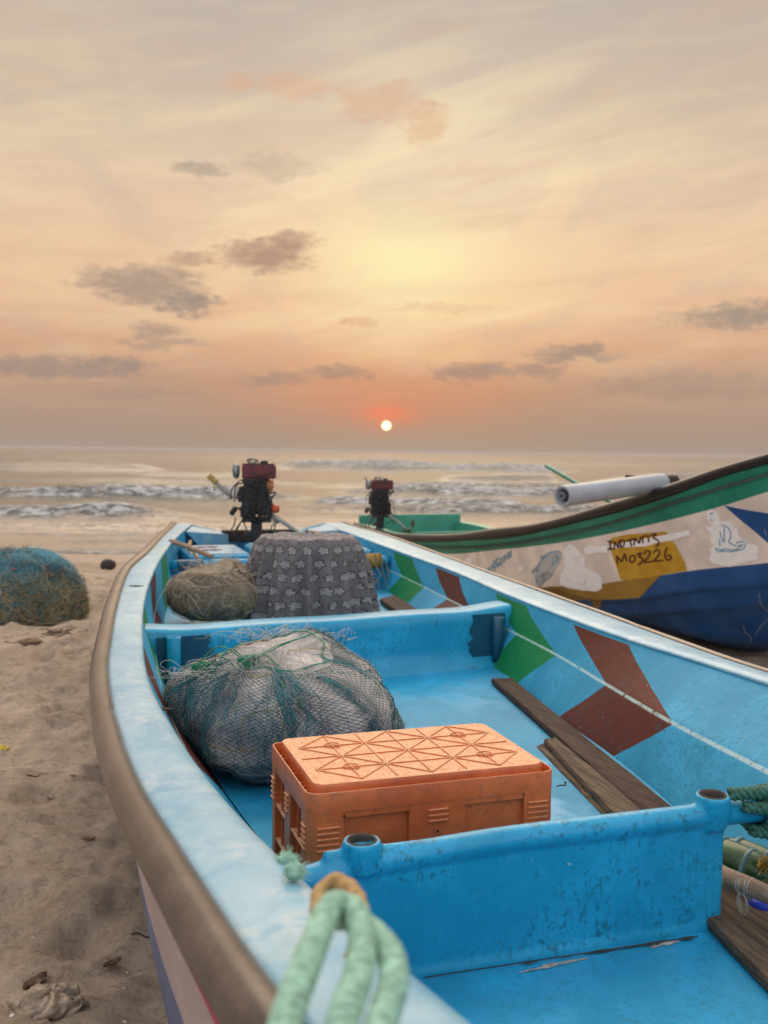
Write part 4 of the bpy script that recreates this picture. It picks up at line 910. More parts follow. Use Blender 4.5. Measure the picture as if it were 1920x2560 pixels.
# the large bag of net in front of the thwart
c = W(3.27, .745, .655); f1 = blobfn(c, .385, .45, .205, .503,   .050, 1.9, .060, 5, 2.25, rough=.20, apex=(-.10, -.06), bumps=((.08, .12, .15, .070), (-.16, -.02, .10, .015)), belly=.72)
bag = thing('net_bag', W(3.33, .745, .5), 'big bulging bag of pale net tied inside teal netting behind the crate', 'net bag')
mb = MB(); mb.grid(skin(f1, 150, 90), closed=True, flip=False); mb.build('net_bundle', M['bag'], bag)
mb = MB()
def um(u, v): return u+.07*math.sin(9*u)*math.exp(-((v-.35)/.3)**2)+.03*math.sin(v*9+u*3), v
netmesh(f1, 112, 68, .00085, mb, 0, .20, .99, .0045, um); 
mb.build('net_wrap', M['dknet'], bag)
mb = MB()   # gathered pleats of darker twine running down from the knots
rg = np.random.default_rng(3)
for k, u0 in enumerate((4.55, 5.15, 3.75, 3.3, 5.9, .6, 1.5)):
    for j in range((60, 16, 40, 44, 14, 30, 14)[k]):
        uu = u0+rg.normal(0, (.16, .05, .16, .2, .05, .2, .1)[k]); v_ = np.linspace(rg.uniform(.12, .35), rg.uniform(.45, .9), 14); P = np.array([f1(uu+(u0-uu)*(.7-.9*q)+.035*math.sin(q*23+j), q, .006+.006*math.sin(q*31+j*2)) for q in v_]); mb.tube(P, .0009, 3, 0, caps=False)
fibres(mb, f1, 200, .0009, 11, (.06, .2), 10, 2.2, off=(.004, .016)); mb.build('gathered_twine', M['teal'], bag)
mb = MB(); fibres(mb, f1, 260, .0006, 12, (.1, .4), 14, 1.2, off=(.002, .010)); mb.build('loose_filament', M['clearline'], bag)
mb = MB(); fibres(mb, f1, 14, .0014, 21, (.3, .6), 26, .35, sides=5); mb.build('yellow_cord', M['yellow'], bag)
mb = MB(); ring = np.array([f1(u, .17+.01*math.sin(u*7), .006) for u in np.linspace(0, 2*PI, 90)]); mb.tube(ring, .0026, 6); top = f1(0, .1, .01)
kn = at_z(596, 1636, 1.0); kn = f1(3.9, .14, .012)
for j in range(9): P = kn+np.array([[.025*math.cos(a*2+j)*(.6+.2*j % 1), .02*math.sin(a*2+j*1.3), .016*math.sin(a*3+j)+.008] for a in np.linspace(0, 2*PI, 22)]); mb.tube(P, .0028, 6)
for (dx, dy, dz_) in ((-.12, -.04, -.06), (.16, .05, .06), (-.20, .0, -.07), (.10, -.05, -.01), (.22, .1, .075)): P = spline([kn, kn+np.array([dx*.5, dy*.5, abs(dz_)*.3+.03]), kn+np.array([dx, dy, dz_+.012])], 14); mb.tube(P, .0024, 6)
k2 = f1(3.3, .28, .012)
for j in range(6): P = k2+np.array([[.03*math.cos(a+j), .02*math.sin(a+j*1.3), .014*math.sin(a*2+j)+.008] for a in np.linspace(0, 2*PI, 20)]); mb.tube(P, .0024, 6)
mb.build('tie_cord', M['greenline'], bag)
mb = MB(); rg = np.random.default_rng(8)
for cpt, hh, nn, sp_ in ((f1(4.2, .12, .0), .075, 70, .035), (f1(1.0, .22, .0), .030, 90, .11), (f1(3.4, .25, 0), .03, 60, .06), (f1(5.0, .16, 0), .02, 60, .08)):
    for j in range(nn):
        b = cpt+np.array([rg.normal(0, sp_), rg.normal(0, sp_*.6), -.01]); d = np.array([rg.normal(0, .03), rg.normal(0, .02), hh*rg.uniform(.3, 1)]); e = b+np.array([rg.normal(0, .05), rg.normal(0, .03), -.005])
        mb.tube(spline([b, b+d, (b+e)/2+d*.9+rg.normal(0, .01, 3), e], 12), .0007, 3, caps=False)
mb.build('filament_tuft', M['clearline'], bag)
# beige bundle behind the thwart
c = W(5.45, .775, .745); f2 = blobfn(c, .245, .27, .135, .572, .03, 4.1, 0, 9, 2.4, bumps=((.14, .05, .14, .055),), belly=1.15)
nb = thing('net_bundle', W(5.45, .775, .57), 'round beige bundle of fine net between the boat side and the cloth covered drum', 'net bundle')
mb = MB(); mb.grid(skin(f2, 110, 70), closed=True); mb.build('net_core', M['beigenet'], nb)
mb = MB(); netmesh(f2, 120, 62, .0012, mb, 0, .15, 1.0, .003); mb.build('net_wrap', M['beigedark'], nb)
mb = MB(); fibres(mb, f2, 260, .0008, 31, (.1, .45), 14, 1.0, off=(.003, .014)); rg = np.random.default_rng(5)
for j in range(240):
    b = f2(rg.uniform(0, 2*PI), rg.uniform(.05, .38), 0); 
    if b[0] < c[0]-.12: continue
    d = np.array([rg.normal(0, .025), rg.normal(0, .02), rg.uniform(.006, .028)]); mb.tube(spline([b, b+d, b+d*1.3+rg.normal(0, .02, 3), b+rg.normal(0, .045, 3)*[1, 1, .2]], 9), .0008, 3, caps=False)
fibres(mb, f2, 90, .0014, 77, (.2, .6), 20, 1.6, off=(.004, .02)); mb.build('loose_fibre', M['beigeline'], nb)
for (u, v, r_) in ((5.5, .74, .05), (5.25, .60, .035), (4.3, .7, .06), (3.9, .6, .05)):
    P = []; mb = MB()
    for a in np.linspace(0, 2*PI, 30)[:-1]: P.append(f2(u+r_*3*math.cos(a), v+r_*2.2*math.sin(a), .010))
    mb.tube(np.array(P), .0016, 5, closed=True); mb.build('cord_loop', M['yellow'], nb)
# the heap of net on the beach
pc = np.array([-3.40, 9.05, .0]); pc[2] = float(sand_z(np.array([pc[0]]), np.array([pc[1]]))[0])-.03
def f3(u, v, off=0):
    ph = min(v, 1.0)*PI/2*1.12; se = math.sin(ph)**.82; ce = max(math.cos(ph), -.02)**.95 if math.cos(ph) > 0 else -.02; n_ = .05*(math.sin(3*u+1)*math.sin(2*ph)+.6*math.sin(6*u+2*ph)+.35*math.sin(11*u-3*ph))
    x = math.cos(u)*se*(.60+off)*(1+n_); y = math.sin(u)*se*(.60+off)*(1+n_); z = ce*(.585+off)*(1+n_*.6)+.0
    return pc+np.array([x+.0*z, y, max(z, 0)])
pile = thing('net_pile', pc, 'large heap of blue green netting with olive cords lying on the sand at the left', 'net pile')
mb = MB(); mb.grid(skin(f3, 120, 60), closed=True); mb.build('net_mass', M['pile'], pile)
mb = MB(); netmesh(f3, 120, 60, .0018, mb, 0, .06, .80, .010, lambda u, v: (u+.12*math.sin(v*8+u*2), v), hang=.012)
fibres(mb, f3, 520, .0019, 41, (.15, .7), 16, 1.1, off=(.006, .040)); mb.build('blue_netting', M['pileblue'], pile)
def low(fn): return lambda u, v, off: fn(u, .36+.64*v**.7, off*(.25+.75*v))
mb = MB(); fibres(mb, low(f3), 520, .0034, 43, (.3, 1.2), 22, .9, sides=4, off=(.012, .055)); mb.build('olive_cord', M['pileolive'], pile)
mb = MB(); fibres(mb, low(f3), 150, .0030, 44, (.3, 1.1), 22, .9, sides=4, off=(.020, .065)); fibres(mb, f3, 60, .0022, 45, (.3, 1.0), 22, .7, sides=4, off=(.02, .05)); mb.build('straw_cord', M['piletan'], pile)
rg = np.random.default_rng(2)
for j in range(12): mb = MB(); mb.ball(f3(rg.uniform(3.2, 6.4), rg.uniform(.3, .95), .03), (.016, .012, .011), 6, noise=.2, seed=j); mb.build('net_cork', M['redscrap'], pile)
mb = MB(); mb.ball(f3(4.75, .62, .03), (.04, .02, .026), 8, noise=.25, seed=3); mb.build('white_scrap', M['shell'], pile)

# ------------------------------------------------------------------ cloth over a drum
cc_ = at_z(768, 1336, 1.066); cc_ = np.array([cc_[0]*5.60/cc_[1], 5.60, 0]); RD, ZT, ZB = .272, 1.066, .578
clo = MB(); nu = 260; prof = [(0.001, 0, 0), (.05, -.001, 0), (.12, -.003, 0), (.2, -.004, 0), (.25, -.003, 0), (.266, -.006, .02), (.275, -.016, .06), (.279, -.035, .12)]
nrow = 46
for k in range(1, nrow): prof.append((.281, -.035-(ZT-ZB-.035)*k/(nrow-1), .12+.88*k/(nrow-1)))
G = []; UV = []
for (r, dz_, q) in prof:
    rowp = []; ru = []
    for i in range(nu+1):
        a = 2*PI*i/nu; fold = (.60-abs(math.sin(a*11.5+.9*math.sin(a*3)))**.8)*1.25+math.sin(a*21+1.3)*.2+math.sin(a*7+2)*.3
        fl = max(0, q-.06)**.85
        rr = r+fl*.082+fold*(.030*min(1, q*2.5)+.030*fl)*(q > .02)+(.012*math.sin(a*2+.5))*fl
        # a deep crease at the left front
        rr -= .05*math.exp(-((a-4.10)/.035)**2)*sm(np.array(q), .1, .3)
        hem = -.010*math.sin(a*5)*max(0, q-.9)*10
        z = dz_+.004*math.sin(a*9)*(r > .1)*(q < .1)+(.022*math.exp(-(r/.045)**2)*(1+.4*math.sin(a*5)) if r < .14 else 0)
        if q > .4 and abs(a-3.55) < .25: z += .10*math.exp(-((a-3.55)/.12)**2)*(q-.4)
        rowp.append(cc_+np.array([rr*math.cos(a), rr*math.sin(a), ZT+z+hem])); ru.append((a*.30+10, 2+(r if q < .02 else .27-dz_)))
    G.append(rowp); UV.append(ru)
clo.grid(np.array(G), uv=np.array(UV)); o = clo.build('draped_cloth', M['cloth'], merge=.0002)
sf = o.modifiers.new('solid', 'SOLIDIFY'); sf.thickness = .002
tag(o, 'grey floral cloth draped in folds over a round drum behind the thwart', 'cloth')
dr = thing('drum', cc_+[0, 0, .58], 'round drum hidden under the grey floral cloth', 'drum'); mb = MB()
mb.lathe([(0.001, .58), (.262, .58), (.262, .74), (.266, .75), (.262, .76), (.262, .90), (.266, .91), (.262, .92), (.262, 1.055), (.255, 1.06), (.25, 1.05), (0.001, 1.05)], (cc_[0], cc_[1], 0), 48); mb.build('barrel', M['bluecan'], dr, auto=40)
mb = MB(); rope3(mb, spline([cc_+np.array([.02, 0, ZT+.024]), cc_+np.array([.05, -.02, ZT+.024]), cc_+np.array([.08, -.03, ZT+.008]), cc_+np.array([.05, -.05, ZT+.009])], 20), .007, 300); tag(mb.build('cord_end', M['beigeline']), 'short knotted cord lying on top of the cloth covered drum', 'cord')

# yellow line wound round the cross tube right of the drum
mb = MB(); ctr = W(6.62, 2.03, .775); axx = np.array([CH, SH, 0]); e1 = np.array([-SH, CH, 0]); e2 = np.array([0, 0, 1.]); k = np.linspace(0, 1, 700)
for lay in range(3):
    th = k*2*PI*17; mb.tube(ctr+np.outer((np.abs(((k*3+lay*.33) % 2)-1)-.5)*.20, axx)+(np.outer(np.cos(th), e1)+np.outer(np.sin(th), e2))*(.040+lay*.005), .0045, 5)
for (dx, dz_) in ((.05, -.36), (.09, -.40), (-.02, -.15)): mb.tube(spline([ctr+axx*-.03+[0, 0, .05], ctr+axx*(dx-.02)+e1*-.06+[0, 0, dz_*.4], ctr+axx*dx+e1*-.10+[0, 0, dz_+.03], ctr+axx*(dx+.03)+e1*-.12+[0, 0, dz_], ctr+axx*(dx+.08)+e1*-.12+[0, 0, dz_+.06], ctr+axx*(dx+.03)+e1*-.05+[0, 0, .02]], 40), .0028, 5)
tag(mb.build('line_coil', M['spool']), 'coil of yellow line wound round the cross tube right of the drum', 'line')
mb = MB(); a_ = W(7.05, .70, .90); b_ = W(6.60, .93, .83); mb.tube(spline([a_, (a_+b_)/2+[0, 0, .004], b_], 12), [.017]*12, 12)
tag(mb.build('wooden_stick', M['pole'], auto=60), 'pale round stick leaning from the left gunwale onto the cross tube', 'stick')
mb = MB(); mb.tube(spline([W(7.25, .86, .84), W(7.45, .89, .86), W(7.2, .84, .83), W(7.0, .86, .82), W(6.9, .90, .74)], 24), .010, 7); tag(mb.build('hose', M['ropetan']), 'short brown hose lying on the left hatch box', 'hose')

# ------------------------------------------------------------------ ropes at the near end
loop = MB()
E0 = np.array([0, 0, EYE])
def pd(u, v, d): r = ray(u, v); return E0+r/np.linalg.norm(r)*d
P = spline([pd(795, 2290, 1.02), pd(800, 2235, 1.05), pd(835, 2203, 1.06), pd(880, 2225, 1.03), pd(903, 2280, .98), pd(900, 2340, .93), pd(880, 2400, .93)], 40); loop.tube(P, .0082*(1+.08*np.sin(np.arange(len(P))*1.3)), 12)
tag(loop.build('rope_eye', M['ropetan']), 'tan loop standing over the inner edge of the near left gunwale', 'loop')
r1 = MB()
rope3(r1, spline([pd(868, 2310, .93), pd(852, 2262, .93), pd(822, 2275, .90), pd(790, 2350, .84), pd(755, 2440, .78), pd(722, 2530, .74), pd(695, 2630, .71), pd(670, 2760, .70)], 160), .0106, 180)
rope3(r1, spline([pd(850, 2262, .945), pd(885, 2275, .92), pd(905, 2340, .87), pd(895, 2440, .80), pd(860, 2540, .75), pd(835, 2650, .72), pd(800, 2760, .70)], 160), .0106, 180)
rope3(r1, spline([pd(880, 2300, .935), pd(930, 2330, .90), pd(975, 2385, .86), pd(985, 2450, .82), pd(960, 2540, .77), pd(930, 2640, .73), pd(900, 2760, .71)], 160), .0106, 180)
tag(r1.build('mooring_rope', M['ropegreen']), 'pale green rope in three doubled strands hanging through the tan loop', 'rope')
rg = np.random.default_rng(4)
for (u, v, dd, lb) in ((716, 2150, 1.50, 'upper of two frayed green rope tufts behind the near left gunwale'), (738, 2178, 1.40, 'lower of two frayed green rope tufts behind the near left gunwale')):
    r2 = MB()
    c = pd(u, v, dd); r2.ball(c, (.013, .013, .012), 8, noise=.2, seed=u)
    for j in range(70): d = rg.normal(0, 1, 3); d /= np.linalg.norm(d); r2.tube([c+d*.008, c+d*.016+[0, 0, .001], c+d*rg.uniform(.016, .024)], .0005, 3, caps=False)
    tag(r2.build('frayed_rope', M['ropegreen']), lb, 'rope')
r3 = MB(); tq = 1.63
for k in range(9):
    t0 = 1.452+k*.033; th = np.linspace(-.4, 2*PI-.2, 34); rr = .041+.004*(k % 2)
    P = np.array([W(sp+rr*math.cos(a)*1.05, t0+.036*math.sin(a/2+.3*k), .750+rr*math.sin(a)) for a in th]); rope3(r3, P, .0135, 150)
rope3(r3, spline([W(sp-.012, 1.395, .800), W(sp-.035, 1.46, .806), W(sp-.052, 1.56, .806), W(sp-.06, 1.75, .795)], 70), .0140, 150)
rope3(r3, spline([W(sp-.03, 1.42, .775), W(sp-.056, 1.50, .770), W(sp-.060, 1.60, .745), W(sp-.055, 1.75, .735)], 60), .0135, 150)
rope3(r3, spline([W(sp-.02, 1.45, .715), W(sp-.045, 1.54, .705), W(sp-.050, 1.68, .715)], 50), .0135, 150)
tag(r3.build('lashing_rope', M['ropedark']), 'thick sea green rope lashed round the stub tube at the right edge', 'rope')

# floats, pole and line in the near right corner
FL = []
def ffloat(u, v, z, L, r, yaw, label, n=6):
    c = at_z(u, v, z); R_ = align(np.array([math.sin(yaw), -math.cos(yaw), -.10])); th = thing('net_float', c, label, 'float', 'green floats strung beside the partition')
    mb = MB(); prof = []
    for k in range(31):
        q = -1+2*k/30; prof.append((r*max(.0004, (1-abs(q)**2.3))**.52, q*L/2))
    mb.lathe(prof, c, 28, R_); mb.build('float_body', M['float'], th)
    for q in (-.45, .25): m2 = MB(); m2.lathe([(r*.93, q*L/2-.006), (r*1.02, q*L/2-.004), (r*1.035, q*L/2), (r*1.02, q*L/2+.004), (r*.93, q*L/2+.006)], c, 28, R_); m2.build('float_band', M['floatband'], th)
ffloat(1846, 2160, .57, .215, .048, .75, 'mossy green float nearest the partition end, fully in view')
ffloat(1890, 2158, .56, .22, .045, .75, 'mossy green float half hidden behind the nearest one')
ffloat(1935, 2215, .545, .20, .042, .75, 'mossy green float cut by the right edge of the frame')
mb = MB(); a_ = at_z(1740, 2165, .58); b_ = at_z(1925, 2238, .60); d_ = b_-a_; mb.tube(spline([a_-d_*.5, a_, (a_+b_)/2+[0, 0, .003], b_, b_+d_*1.2], 30), .0205, 16)
tag(mb.build('pole', M['pole'], auto=60), 'smooth tan pole with fishing line tied round it beside the partition', 'pole')
mb = MB(); rg = np.random.default_rng(6); ax_ = d_/np.linalg.norm(d_); x_ = np.cross(ax_, [0, 0, 1]); x_ /= np.linalg.norm(x_); y_ = np.cross(x_, ax_)
for u0 in (1822, 1830, 1862, 1868, 1872, 1884):
    q = (u0-1740)/185; c = a_+d_*q; th = np.linspace(0, 2*PI, 30); tl_ = rg.uniform(-.35, .35); mb.tube(c+np.outer(np.cos(th), x_)*.0215+np.outer(np.sin(th), y_)*.0215+np.outer(np.cos(th)*tl_*.03, ax_), .0008, 4, closed=False)
c = a_+d_*.70+y_*-.012+x_*.016
for j in range(5): th = np.linspace(0, 2*PI, 24); mb.tube(c+np.outer(np.cos(th)-1, x_*.004)+np.outer(np.sin(th), ax_)*(.008+.002*j)+np.outer(np.cos(th)-1, [0, 0, .014+.003*j]), .0007, 4)
mb.tube([at_z(1785, 2150, .62), at_z(1853, 2188, .62)], .0008, 4)
tag(mb.build('fishing_line', M['clearline']), 'thin clear line knotted and looped round the tan pole', 'fishing line')
mb = MB(); mb.ball(at_z(1912, 2262, .53), (.035, .03, .02), 10); tag(mb.build('blue_bottle', M['bluecan']), 'bright blue plastic bottle under the tan pole', 'bottle')
mb = MB(); c = at_z(1915, 2165, .60)
for j in range(26): rg_ = rg.normal(0, .012, (4, 3)); mb.tube(spline([c+rg_[0], c+rg_[1]+[0, 0, .01], c+rg_[2], c+rg_[3]], 10), .0012, 4)
tag(mb.build('twine_tuft', M['yellow']), 'small tuft of yellow twine on the green floats', 'twine')
# ------------------------------------------------------------------ second boat (white, blue and green)
C2 = at_z(1857, 1636, .0)-np.array([0, 0, 0.0]); A2x = np.array([.4, -.9165, 0]); N2 = np.array([.9165, .4, 0]); KB = 2.6
def L2(k, p, z): return np.array([C2[0]+A2x[0]*k+N2[0]*p, C2[1]+A2x[1]*k+N2[1]*p, z])
def keelz(k): return 0.02 if k < 0 else .02+1.86*(max(k, 0)/KB)**1.5
def wfac(k, kr): return 1.0 if k < kr-2.0 else math.sqrt(max(0, 1-((k-kr+2.0)/2.0)**2))
def solve(u, v, off, kr=KB):
    r = ray(u, v); k = 0.0
    for _ in range(30):
        p = -off*wfac(k, kr); base = C2+N2*p
        # find point along A2x line (x,y) hit by the ray
        det = r[0]*(-A2x[1])-r[1]*(-A2x[0]); bx_, by_ = base[0], base[1]
        tt_ = (bx_*(-A2x[1])-by_*(-A2x[0]))/det; kk = (r[0]*by_-r[1]*bx_)/det
        k = .5*k+.5*max(min(kk, kr-.02), -9)
    return k, EYE+r[2]*tt_
ROWS2 = [ # name, offset, pixels, z at the bow tip, stern z
    ('top', .82, [(918, 1316), (981, 1334), (1041, 1336), (1162, 1333), (1248, 1320), (1337, 1310), (1446, 1283), (1520, 1260), (1594, 1238), (1693, 1206), (1792, 1171), (1920, 1132)], 1.98),
    ('blk', .835, [(951, 1340), (1011, 1352), (1071, 1354), (1162, 1351), (1298, 1339), (1446, 1305), (1545, 1280), (1693, 1233), (1817, 1186), (1920, 1157)], 1.93),
    ('rope', .815, [(1011, 1364), (1100, 1368), (1248, 1362), (1397, 1337), (1545, 1302), (1693, 1253), (1817, 1213), (1920, 1181)], 1.88),
    ('grn', .80, [(1100, 1383), (1248, 1374), (1397, 1357), (1545, 1330), (1693, 1295), (1817, 1260), (1920, 1226)], 1.80),
    ('wht', .72, [(1250, 1466), (1406, 1467), (1505, 1461), (1560, 1451), (1659, 1438), (1718, 1428), (1920, 1404)], 1.36),
    ('st1', .69, [(1495, 1501), (1604, 1498), (1743, 1475), (1920, 1461)], 1.20),
    ('st1b', .66, [(1495, 1505), (1604, 1503), (1743, 1481), (1920, 1467)], 1.18),
    ('st2', .60, [(1535, 1537), (1693, 1530), (1920, 1508)], 1.04),
    ('st2b', .57, [(1535, 1541), (1693, 1535), (1920, 1514)], 1.02)]
K2 = np.concatenate([np.linspace(-6.2, 0, 50), np.linspace(0, KB, 50)[1:]])
rowsZ = {}; rowsO = {}
for nm, off, pts, zb in ROWS2:
    kz = [solve(u, v, off) for u, v in pts]; kz.sort(); ks = [a for a, _ in kz]; zs = [b for _, b in kz]
    zst = zs[0]; kk = [-6.3]+([ks[0]-.6] if ks[0] > -5.4 else [])+ks+[KB]; z2 = [zst+.01]+([zst] if ks[0] > -5.4 else [])+zs+[zb]
    tab = list(zip(kk, z2)); z = interp(tab, K2)[0]; rowsZ[nm] = z; rowsO[nm] = off
print('boat2 rows', {k: (round(float(v[0]), 2), round(float(v[50]), 2), round(float(v[-1]), 2)) for k, v in rowsZ.items()})
b2 = thing('beached_boat', L2(-2, 0, 0), 'white and deep blue boat with a sea green band and high bow at right', 'boat')
def rows3(nm, sg=1, dof=0, dz=0):
    P = []
    for i, k in enumerate(K2):
        z = rowsZ[nm][i]+dz; kz = keelz(k)
        if z <= kz+.004: P.append(L2(k, 0, kz)); continue
        # half width narrows to nothing where the row meets the stem
        fr = min(1, (z-kz)/max(.25, .55*z)); w_ = wfac(k, KB)
        q = (rowsO[nm]+dof)*(w_ if k > KB-2 else 1)*(1 if k <= 0 else min(1, ((z-kz)/(z-.02+1e-6)))**(.34 if rowsO[nm] < .75 else .12))
        st_ = 1-.06*sm(np.array(-k), 4, 6.2)
        P.append(L2(k, -sg*q*st_, z))
    return np.array(P)
def keelrow(sg, w_=0., zz=None): return np.array([L2(k, -sg*w_*wfac(max(k, 0), 1.6 if k > 0 else 9), max(keelz(k), zz) if zz and k < .6 else keelz(k)) for k in K2])
HULLS = []
for sg in (1, -1):
    def mk(name, rws, mat, flip=False):
        R_ = []
        for a, b in zip(rws[:-1], rws[1:]):
            for q in np.linspace(0, 1, 5)[:-1]: R_.append(a+(b-a)*q)
        R_.append(rws[-1]); mb = MB(); mb.grid(np.stack(R_), flip=(sg > 0) ^ flip); return mb.build(name, M[mat], b2)
    top, blk, rp, gr, wh, s1, s1b, s2, s2b = [rows3(n_, sg) for n_, *_ in ROWS2]
    HULLS.append(mk('sheer_band', [blk, rp, gr], 'green')); HULLS.append(mk('topsides', [gr+[0, 0, 0], wh], 'white'))
    mid = []
    for i, k in enumerate(K2):
        kz = keelz(k); z = max(kz, .16); q = .44*(1 if k < 0 else max(0, 1-k/1.0)); mid.append(L2(k, -sg*q, z if q > 0 else kz))
    HULLS.append(mk('bottom', [wh, s1, s1b, s2, s2b, np.array(mid), keelrow(sg)], 'navy'))
    # black rubber rail and the lashing along it
    c_ = (top+blk)/2; ax_ = np.gradient(c_, axis=0); mb = MB(); r_ = np.clip((top[:, 2]-blk[:, 2])/2*1.12, .024, .06)
    mb.tube(c_+np.array([0, 0, 0]), r_, 12); mb.build('rub_rail', M['blacktop'] if sg > 0 else M['greenin'], b2)
    mb = MB(); up = np.array([0, 0, 1.]); c2 = rp+(-N2*sg)*.012
    d_ = np.r_[0, np.cumsum(np.linalg.norm(np.diff(c2, axis=0), axis=1))]; kk = np.arange(.0, d_[-1], .012); cP = np.stack([np.interp(kk, d_, c2[:, j]) for j in range(3)], -1)
    zig = ((np.arange(len(kk)) % 2)*2-1)*.011; mb.tube(cP+np.outer(zig, up), .0042, 4); mb.tube(cP+[0, 0, -.011], .005, 5); mb.build('rail_lashing', M['ropegrey'], b2)
    # gunwale top and inside
    inn = rows3('top', sg, -.10, .0); ins = rows3('top', sg, -.14, -.30); low_ = rows3('top', sg, -.34, -.36)
    mk('gunwale', [top+[0, 0, .004], inn], 'greenin', True); nk = int((K2 < 1.55).sum()); mk('inner_side', [inn[:nk], ins[:nk], low_[:nk]], 'greenin', True)
mb = MB(); a_, b_ = rows3('top', 1, -.36, -.42), rows3('top', -1, -.36, -.42); a_[:, 2] = .30; b_[:, 2] = .30; mb.grid(np.stack([a_, (a_+b_)/2, b_])[:, :52]); mb.build('deck', M['greenin'], b2)
nk = int((K2 < 1.45).sum()); a_, b_ = rows3('top', 1, -.10, -.02)[nk:], rows3('top', -1, -.10, -.02)[nk:]; mb = MB(); mb.grid(np.stack([a_, (a_+b_)/2+[0, 0, .02], b_])); mb.build('foredeck', M['greenin'], b2)
RB2 = rotz(math.atan2(A2x[1], A2x[0]))
def b2box(mb, k, p, z, dk, dp, dz_): mb.box(L2(k, p, z), (dk, dp, dz_), RB2)
for k in (-4.6, -3.2, -1.4):
    mb = MB(); b2box(mb, k, 0, float(np.interp(k, K2, rowsZ['top']))-.12, .16, 1.40, .05); b2box(mb, k, 0, .42, .05, 1.32, .20); mb.build('thwart', M['greenin'], b2, smooth=False, bevel=.008)
mb = MB(); b2box(mb, -6.15, 0, .45, .06, 1.5, .52); mb.build('transom', M['greenin'], b2, smooth=False, bevel=.01)
mb = MB(); mb.tube([L2(-5.3, -.62, .52), L2(-5.3, .62, .52)], .022, 10); mb.build('cross_tube', M['greenin'], b2)
for p0, p1 in ((-5.4, -4.9), (-4.3, -3.4)):
    pts = []; mb = MB(); kk = np.linspace(p0, p1, 10); a_ = np.array([L2(k, .655, float(np.interp(k, K2, rowsZ['top']))-.03) for k in kk]); b_ = np.array([L2(k+.1, .635, float(np.interp(k, K2, rowsZ['top']))-.16) for k in kk]); mb.grid(np.stack([a_, b_])); mb.build('painted_band', M['navy'], b2)

# painted and stuck-on marks, laid on the real hull skin
bpy.context.view_layer.update()
bv, bf = [], []
for h in HULLS[:3]:
    Mw = np.array(world(h)); b = len(bv); V = np.array([v.co[:] for v in h.data.vertices]) @ Mw[:3, :3].T+Mw[:3, 3]; bv += V.tolist(); bf += [tuple(x+b for x in p.vertices) for p in h.data.polygons]
BV = BVHTree.FromPolygons(bv, bf)
def onhull(u, v, off=.003):
    r = Vector(ray(u, v)).normalized(); h = BV.ray_cast(Vector((0, 0, EYE)), r)
    if h[0] is None: return None
    n_ = h[1]; n_ = n_ if n_.dot(r) < 0 else -n_
    return np.array(h[0]+n_*off)
def decal(name, poly, mat, off=.003, maxlen=9, parent=b2, holes=None):
    bm = bmesh.new(); vs = [bm.verts.new((u, v, 0)) for u, v in poly]; f = bm.faces.new(vs); bmesh.ops.triangulate(bm, faces=[f])
    for _ in range(7):
        es = [e for e in bm.edges if e.calc_length() > maxlen]
        if not es: break
        bmesh.ops.subdivide_edges(bm, edges=es, cuts=1); bmesh.ops.triangulate(bm, faces=bm.faces[:])
    bm.verts.index_update(); P = [onhull(v.co.x, v.co.y, off) for v in bm.verts]; mb = MB()
    F = [tuple(v.index for v in f.verts) for f in bm.faces if all(P[v.index] is not None for v in f.verts)]
    P = [p if p is not None else np.zeros(3) for p in P]; bm.free()
    if not F: return None
    used = sorted({i for f in F for i in f}); mp = {j: i for i, j in enumerate(used)}; mb.add([P[j] for j in used], [tuple(mp[i] for i in f) for f in F])
    return mb.build(name, M[mat], parent, smooth=False)
def stroke(mb, pts, w_, off, n=None):
    pts = np.array(pts, float); L = np.linalg.norm(np.diff(pts, axis=0), axis=1).sum(); n = n or max(4, int(L/3)); S = spline([(*p, 0) for p in pts], n)[:, :2]; T_ = np.gradient(S, axis=0); T_ /= np.linalg.norm(T_, axis=1)[:, None]+1e-9
    nn = np.stack([-T_[:, 1], T_[:, 0]], -1); A = [onhull(*p, off) for p in S+nn*w_/2]; B = [onhull(*p, off) for p in S-nn*w_/2]
    if any(a is None for a in A+B): return
    mb.grid(np.stack([np.array(A), np.array(B)]))
Zr = lambda pts: [(1100+x/2.023, 1080+y/2.023) for x, y in pts]      # reading coordinates of an enlarged view
decal('ochre_band', Zr([(440, 781), (620, 781), (720, 778), (820, 768), (930, 750), (1020, 738), (1118, 722), (1085, 760), (1010, 838), (900, 846), (700, 850), (560, 851)]), 'ochre', .0035)
decal('ochre_drop', Zr([(765, 849), (823, 848), (815, 875), (800, 893), (785, 890), (775, 870)]), 'ochre', .004)
decal('blue_wedge', Zr([(1438, 371), (1530, 390), (1659, 411), (1760, 425), (1820, 700), (1760, 640), (1659, 560), (1590, 500), (1510, 435)]), 'navy', .0035)
decal('registration_panel', Zr([(858, 575), (870, 535), (960, 517), (1140, 503), (1165, 535), (1195, 575), (1240, 660), (1250, 700), (1180, 712), (1060, 735), (960, 748), (915, 745), (900, 700), (880, 640)]), 'platey', .004)
decal('white_tape', Zr([(845, 572), (900, 565), (1160, 516), (1265, 495), (1270, 520), (1170, 548), (1100, 560), (1040, 578), (930, 583), (870, 592)]), 'sticker', .005)
decal('white_tape', Zr([(730, 590), (760, 570), (790, 580), (850, 574), (848, 612), (790, 608), (760, 620), (735, 616)]), 'sticker', .005)
mb = MB()
